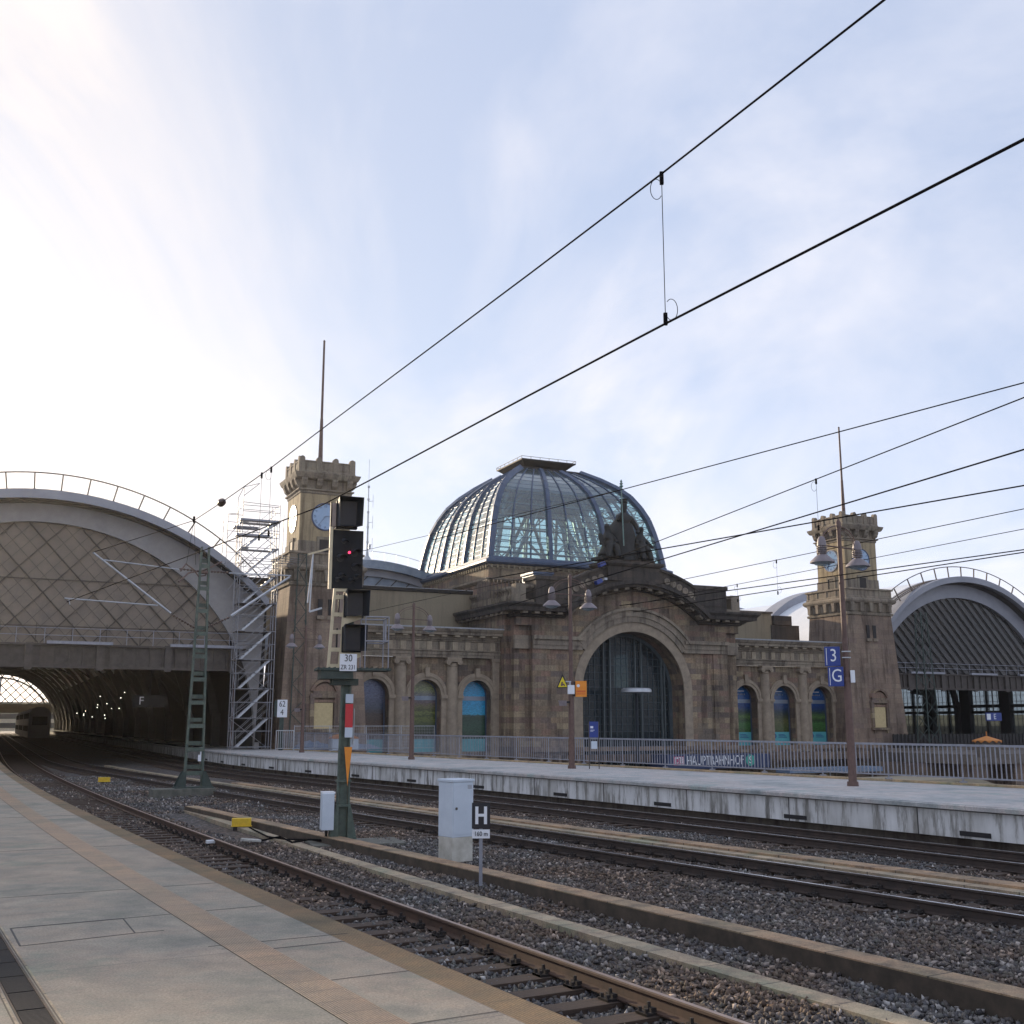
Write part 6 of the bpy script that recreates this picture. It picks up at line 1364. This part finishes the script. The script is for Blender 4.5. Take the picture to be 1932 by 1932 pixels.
# grey control cabinet and stop board beside it
c = empty('control_cabinet', (-1.08, 21.9, -.88), radians(38), 'tall pale grey electrical cabinet on a stained concrete plinth beside the H board', 'cabinet')
m = MB(); m.box(-.24, .24, -.24, .24, .45, 1.47); b = m.build('housing', 'cabinet_grey', c, bevel=.008); m = MB(); m.box(-.26, .26, -.26, .26, 1.47, 1.52); m.build('roof', 'cabinet_grey', b, bevel=.008)
m = MB(); m.box(-.245, .245, -.005, .005, -.02, .47, Matrix.Translation((0, -.243, .48)) ); m = MB(); m.box(-.225, .225, -.246, -.24, .5, 1.44); m.build('door', 'cabinet_grey', b, bevel=.003); m = MB(); [m.box(.235, .25, -.245, -.205, z, z + .09) for z in (.62, 1.2)]; [m.box(.10, .20, -.249, -.244, 1.34 + k * .02, 1.348 + k * .02) for k in range(4)]; m.box(.241, .244, -.12, .06, 1.1, 1.22); m.cyl((.24, -.02, 1.40), (.246, -.02, 1.40), .012); m.build('fittings', 'lamp_shade_paint', b); m = MB(); m.cyl((-.16, -.252, .98), (-.16, -.24, .98), .025, n=10); m.box(-.18, -.14, -.26, -.248, .96, 1.0); m.build('lock', 'steel_brown', b)
m = MB(); m.box(-.235, .235, -.235, .235, 0, .45); m.build('plinth', 'cabinet_base', c, bevel=.006)
c = empty('stop_board', (-.51, 18.75, -.90), radians(3), 'black stop board with a white H above a 160 m plate on a thin post', 'sign')
m = MB(); m.box(-.15, .15, -.04, -.025, .90, 1.31); b = m.build('board', 'sign_black', c); m = MB(); m.box(-.095, -.045, -.046, -.04, .97, 1.25); m.box(.048, .098, -.046, -.04, .97, 1.25); m.box(-.045, .048, -.046, -.04, 1.09, 1.135); m.build('lettering', 'sign_white', b)
m = MB(); m.box(-.145, .145, -.04, -.025, .745, .885); b = m.build('distance_plate', 'sign_white', c); text('160 m', .105, 'sign_black', b, (0, -.045, .815), sx=.85)
m = MB(); m.box(-.028, .028, -.02, .02, 0, 1.2); m.build('post', 'railing_paint', c)
# yellow track boxes
def ybox(x, y, rz, label, w_=.48, h=.19):
    c = empty('track_box', (x, y, -.92), rz, label, 'track box', 'yellow track boxes'); m = MB(); m.box(-w_ / 2, w_ / 2, -.11, .11, .06, .06 + h); m.box(-w_ / 2 - .02, w_ / 2 + .02, -.13, .13, .05, .065); m.build('casing', 'box_yellow', c, bevel=.008); m = MB(); m.box(-w_ / 2 - .004, -w_ / 2, -.10, .10, .07, .05 + h); m.build('label_plate', 'sign_white', c); m = MB(); m.box(-.2, .2, -.1, .1, -.05, .05); m.build('foot', 'steel_black', c)
ybox(-6.85, 28.9, radians(12), 'larger yellow box lying on the ballast between nearest track and signal'); ybox(-18.1, 50.3, radians(10), 'smaller distant yellow box near the lattice mast foot')
m = MB(); m.box(-.2, .2, -.12, .12, 0, .05); o = m.build('sensor_cover', 'concrete_cover', bevel=.01); o.location = (-5.75, 25.2, -.86); o.rotation_euler = (0, .1, .5); tag(o, 'pale flat cover plate by the cable loop behind the nearest rail', 'cover plate')
m = MB(); m.box(-.12, .12, -.06, .06, 0, .07); o = m.build('rail_sensor', 'sign_white', bevel=.01); o.location = (-6.45, 24.6, -.84); o.rotation_euler = (0, 0, .6); tag(o, 'small white sensor clamped on the nearest track rail', 'rail sensor')
m = MB(); m.tube([(-5.6, 25.2, -.86), (-5.2, 25.6, -.80), (-4.8, 25.0, -.86), (-4.5, 25.5, -.85), (-4.1, 25.2, -.86)], .022, 6); m.tube([(-6.6, 28.7, -.88), (-6.1, 27.4, -.86), (-5.6, 26.2, -.86), (-5.0, 25.4, -.84), (-4.2, 25.3, -.84)], .02, 6); tag(m.build('cable', 'wire_black'), 'black cable loop running from the yellow box to the signal foot', 'cable')
c = empty('marker_post', (-17.0, 61.5, -.95), 0, 'tiny white hectometre style marker post between the far tracks left of the signal', 'marker'); m = MB(); m.box(-.1, .12, -.03, .03, .6, .95); m.box(.02, .14, -.03, .03, .95, 1.35); m.build('plate', 'sign_white', c); m = MB(); m.box(-.02, .04, -.02, .02, 0, .6); m.build('post', 'steel_brown', c)
m = MB(); m.box(-1.0, 1.05, -.55, .75, 0, .20); m.box(-.5, 1.0, .75, 1.0, 0, .15)
o = m.build('foundation_slab', 'old_concrete', bevel=.01); o.location = (-3.5, 25.5, -1.10); o.rotation_euler = (0, 0, radians(18)); tag(o, 'concrete foundation slab beneath the green signal mast', 'foundation')

# ================================================================ catenary masts
def lattice_mast(name, loc, rz, label, w0, w1, h, flat=True, mat='green_paint', legs=2, rung=.42):
    t = empty(name, loc, rz, label, 'catenary mast'); m = MB(); d0, d1 = (w0 * .32, w1 * .5) if flat else (w0, w1)
    for sx_ in (-1, 1):
        if flat: m.add([(sx_ * w0 / 2 - .035, -d0 / 2, 0), (sx_ * w0 / 2 + .035, -d0 / 2, 0), (sx_ * w0 / 2 + .035, d0 / 2, 0), (sx_ * w0 / 2 - .035, d0 / 2, 0), (sx_ * w1 / 2 - .035, -d1 / 2, h), (sx_ * w1 / 2 + .035, -d1 / 2, h), (sx_ * w1 / 2 + .035, d1 / 2, h), (sx_ * w1 / 2 - .035, d1 / 2, h)], [(3, 2, 1, 0), (4, 5, 6, 7), (0, 1, 5, 4), (1, 2, 6, 5), (2, 3, 7, 6), (3, 0, 4, 7)])
        else:
            for sy in (-1, 1): m.bar((sx_ * w0 / 2, sy * d0 / 2, 0), (sx_ * w1 / 2, sy * d1 / 2, h), .07)
    z = .5; k = 0
    while z < h - .1:
        f = z / h; wz = w0 + (w1 - w0) * f; dz = d0 + (d1 - d0) * f
        if flat: m.box(-wz / 2, wz / 2, -dz / 2 - .004, -dz / 2 + .008, z - .075, z + .075); m.box(-wz / 2, wz / 2, dz / 2 - .008, dz / 2 + .004, z + .15, z + .3)
        else:
            f2 = min(1, (z + rung * 1.6) / h); w2 = w0 + (w1 - w0) * f2; d2 = d0 + (d1 - d0) * f2; z2 = f2 * h; s_ = 1 if k % 2 else -1
            for sy in (-1, 1): m.bar((s_ * wz / 2, sy * dz / 2, z), (-s_ * w2 / 2, sy * d2 / 2, z2), .04)
            for sx_ in (-1, 1): m.bar((sx_ * wz / 2, s_ * dz / 2, z), (sx_ * w2 / 2, -s_ * d2 / 2, z2), .04)
        z += rung * (1.9 if flat else 1.6); k += 1
    m.build('lattice_frame', mat, t); return t
def insul(mb, p, q, n=7, r=.055):
    p, q = Vector(p), Vector(q)
    for i in range(n):
        a = p + (q - p) * ((i + .15) / n); b = p + (q - p) * ((i + .6) / n); mb.cyl(a, b, r, r * .75, 8)
    mb.cyl(p, q, .018)
CM = lattice_mast('catenary_mast', (-11.76, 41.8, -.62), radians(28), 'green lattice catenary mast with cantilever arms on both sides, left foreground', .66, .27, 8.95, rung=.45)
m = MB()
for sg in (-1, 1): m.prism([(sg * .30, 0), (sg * .66, 0), (sg * .66, .06), (sg * .42, .55), (sg * .30, .6)], -.2, -.17); m.prism([(sg * .30, 0), (sg * .66, 0), (sg * .66, .06), (sg * .42, .55), (sg * .30, .6)], .17, .2)
m.box(-.7, .7, -.3, .3, -.03, .02); m.build('base_plates', 'green_dark', CM)
m = MB(); m.box(-1.5, .75, -.45, .35, -.45, -.03); m.build('foundation', 'old_concrete', CM, bevel=.02)
# cantilevers (local x across the tracks, left = towards the nearest track)
al = MB(); it = MB()
A = Vector((-.25, 0, 5.9)); tipL = Vector((-4.05, 0, 8.45)); al.cyl((-1.15, 0, 6.35), tipL, .04, .035, 8); al.cyl((-3.65, 0, 8.2), (-.95, 0, 8.02), .025, n=6); insul(it, (-.25, 0, 5.85), (-1.1, 0, 6.3), 8); insul(it, (-.2, 0, 8.0), (-.95, 0, 8.05), 6, .05)
al.cyl((-4.9, 0, 6.72), (-1.65, 0, 6.62), .028, n=6); al.cyl((-4.75, 0, 6.70), (-4.7, 0, 6.5), .015)
al.build('cantilever_arm', 'galvanised', CM); al = MB()
tipR = Vector((3.35, 0, 8.0)); al.cyl((1.1, 0, 6.35), tipR, .05, .04, 8); al.cyl((.95, 0, 8.0), (3.4, 0, 8.05), .028, n=6); insul(it, (.25, 0, 5.9), (1.05, 0, 6.3), 8); insul(it, (.25, 0, 8.02), (.95, 0, 8.02), 6, .05)
al.build('cantilever_arm', 'galvanised', CM); it.build('insulators', 'insulator_brown', CM)
m = MB(); m.tube([(-1.0, -.4, 7.5), (-.6, -.1, 7.9), (.0, .1, 8.05), (.7, .2, 8.45)], .03, 6); m.tube([(-.9, -.1, 7.95), (-.7, 0, 8.25), (-.4, 0, 8.05), (-.2, 0, 7.8), (.05, 0, 7.85), (.15, 0, 8.1)], .03, 6); m.box(-.12, .12, -.12, .12, 7.92, 8.0); m.build('feeder_clamps', 'lamp_brown', CM)
C2 = lattice_mast('catenary_mast', (-14.35, 74.4, -.1), ANG, 'thin green lattice mast in front of the left clock tower', 1.05, .55, 13.1, flat=False, mat='green_dark', rung=.6)
p3_ = W(52.2, -4.5, -.35); C3 = lattice_mast('catenary_mast', p3_, ANG, 'faint green lattice mast in front of the right train shed', 1.3, .6, 11.2, flat=False, mat='green_dark', rung=.7)
s = empty('hectometre_sign', (-14.6, 71.2, 0), radians(-4), 'white kilometre plate reading 62 over 4 on a thin green post below the left tower', 'sign'); m = MB(); m.box(-.32, .32, -.05, -.02, 2.05, 3.15); b = m.build('plate', 'sign_white', s); text('62', .52, 'sign_black', b, (0, -.055, 2.87), sx=.8); text('4', .52, 'sign_black', b, (0, -.055, 2.35), sx=.85); m = MB(); m.box(-.16, .10, -.02, .1, 0, 3.1); m.box(-.52, -.3, 0, .03, 2.1, 3.1); m.build('post', 'green_dark', s)

# ================================================================ overhead wires
def wire(name, pts, r, label, n=6):
    m = MB(); m.tube(pts, r, n); return tag(m.build(name, 'wire_black'), label, 'overhead wire')
def dropper(p_top, p_bot, loop=True, label=''):
    m = MB(); a, b = Vector(p_top), Vector(p_bot); m.cyl(a, b, .0045, n=5); m.box(a.x - .02, a.x + .02, a.y - .02, a.y + .02, a.z - .12, a.z + .02); m.box(b.x - .02, b.x + .02, b.y - .02, b.y + .02, b.z - .01, b.z + .12)
    if loop:
        s_ = .13
        m.tube([a + Vector((-s_ * .45 + s_ * .5 * cos(t_) , 0, -.18 + s_ * .9 * sin(t_))) for t_ in np.linspace(.6, 5.6, 16)], .004, 4); m.tube([b + Vector((s_ * .5 + s_ * .5 * cos(t_), 0, .16 + s_ * .9 * sin(t_))) for t_ in np.linspace(3.6, 8.6, 16)], .004, 4)
    tag(m.build('dropper_wire', 'wire_black'), label, 'dropper wire', 'dropper wires')
def at(x, y, z):                            # point at height z seen in that direction of the photograph (1932 px frame)
    th = radians(10.83); d = Vector((x - 966, 2080 * cos(th) - (966 - y) * sin(th), 2080 * sin(th) + (966 - y) * cos(th))); return Vector((0, 0, 1.7)) + d * ((z - 1.7) / d.z)
def ext(a, b, f): return a + (b - a) * f
a, b = at(1668, 0, 7.5), at(1248, 328, 7.5); c_, d_ = at(1000, 516, 7.5), at(620, 800, 7.5); e_, f_, g_ = at(512, 882, 7.5), at(418, 948, 7.5), at(366, 982, 7.5)
wire('catenary_wire', [ext(b, a, 3.2), a, b, c_, d_, e_, f_, g_, CM.matrix_basis @ tipL], .011, 'upper catenary wire of the nearest track, crossing the sky to the top edge')
a2, b2, c2_, d2_ = at(1932, 263, 5.8), at(1247, 615, 5.8), at(1000, 745, 5.8), at(700, 905, 5.8)
wire('contact_wire', [ext(b2, a2, 2.0), a2, b2, c2_, d2_, at(600, 957, 5.8), CM.matrix_basis @ Vector((-4.8, 0, 6.6))], .0125, 'thick lower contact wire of the nearest track')
dropper(b + Vector((0, 0, 0)), (b.x, b.y, b2.z), True, 'dropper wire with two loops joining the wires high above the dome')
q1 = at(512, 882, 7.5); dropper(q1, (q1.x, q1.y, 5.9), True, 'dropper wire just right of the scaffold top')
q1 = at(494, 893, 7.5); dropper(q1, (q1.x, q1.y, 5.9), False, 'thicker dropper wire over the scaffold')
m = MB(); m.lathe([(.01, -.22), (.05, -.2), (.10, -.1), (.11, .08), (.07, .18), (.01, .24)], n=12); o = m.build('section_insulator', 'insulator_brown', smooth=True); o.location = f_; o.rotation_euler = (f_ - e_).to_track_quat('Z', 'Y').to_euler(); tag(o, 'brown egg shaped insulator hanging in the upper wire left of the scaffold', 'insulator')
m = MB(); m.cyl((0, 0, -.06), (0, 0, .12), .035); m.cyl((0, 0, 0), (-.15, 0, -1.3), .006, n=4); m.cyl((0, 0, 0), (.12, 0, -1.3), .006, n=4); o = m.build('wire_clamp', 'wire_black'); o.location = g_; tag(o, 'small wire clamp with two hanging cords over the left shed rim', 'wire clamp')
# wires over the farther tracks
def far_wire(nm, xa, ya, xb, yb, z, r, label, f0=-1.2, f1=1.6, sag=.0):
    p, q = at(xa, ya, z), at(xb, yb, z); return wire(nm, [ext(p, q, t_) for t_ in np.linspace(f0, f1, 8)], r, label), p, q
far_wire('feeder_wire', 1932, 722, 1180, 922, 7.5, .012, 'topmost far wire, reaching the statue staff from the right edge', -1.0, 1.9)
_, m1, m2 = far_wire('catenary_wire', 1932, 750, 1250, 1018, 7.5, .013, 'second far wire from the top at the right edge, holding a dropper', -1.0, 2.0)
_, k1, k2 = far_wire('contact_wire', 1932, 848, 1250, 1055, 5.8, .014, 'third far wire from the top at the right edge', -1.0, 2.0)
far_wire('contact_wire', 1932, 916, 1250, 1035, 5.8, .014, 'thick far wire crossing in front of the lamp post top', -1.0, 1.8)
_, m3, m4 = far_wire('catenary_wire', 1932, 960, 1285, 1094, 7.5, .013, 'far wire passing in front of the crown of the farther clock tower', -1.0, 1.7)
_, m5, m6 = far_wire('catenary_wire', 1932, 998, 1362, 1108, 7.5, .012, 'far wire crossing the middle of the farther clock tower', -1.0, 1.5)
_, k3, k4 = far_wire('contact_wire', 1932, 1037, 1362, 1116, 5.8, .015, 'upper of the two lowest far wires over the right shed roof', -1.0, 1.5)
_, k5, k6 = far_wire('contact_wire', 1932, 1042, 1376, 1127, 5.8, .015, 'lowest far wire, just over the right shed roof', -1.0, 1.5)
for (pa, pb, x, lb) in ((m1, m2, 1540, 'short dropper wire left of the nearest lamp post head'), (m3, m4, 1465, 'short dropper wire above the right attic wall'), (m5, m6, 1391, 'very short dropper wire beside the right portal block')):
    best = min((abs(966 + 2080 * p.x / (p.y * cos(radians(10.83)) + (p.z - 1.7) * sin(radians(10.83))) - x), i) for i, p in enumerate([ext(pa, pb, t_) for t_ in np.linspace(0, 1.2, 400)]))[1]
    p = ext(pa, pb, np.linspace(0, 1.2, 400)[best]); dropper(p, (p.x, p.y, p.z - (1.25 if x != 1391 else .75)), True, lb)
far_wire('feeder_wire', 1250, 1035, 760, 1140, 7.5, .010, 'thin wire sagging in front of the portal gable towards the signal', 0, 1.25)
far_wire('feeder_wire', 1180, 922, 682, 1040, 9.5, .010, 'thin wire running in front of the dome towards the left tower', 0, 1.0)

# ================================================================ thin warm haze volume, added to imitate lens glare
hm = bpy.data.materials.new('haze_air'); hm.use_nodes = True; hn = hm.node_tree.nodes; hn.clear()
ho = hn.new('ShaderNodeOutputMaterial'); pv = hn.new('ShaderNodeVolumePrincipled'); pv.inputs['Color'].default_value = (1.0, .97, .93, 1); pv.inputs['Density'].default_value = .0002; pv.inputs['Anisotropy'].default_value = .72
hm.node_tree.links.new(pv.outputs[0], ho.inputs['Volume']); M['haze_air'] = hm
hz = MB(); hz.box(-905, 905, -305, 3005, -6.6, 34); hzo = hz.build('haze', 'haze_air'); hzo['kind'] = 'stuff'
scene.cycles.volume_bounces = 0
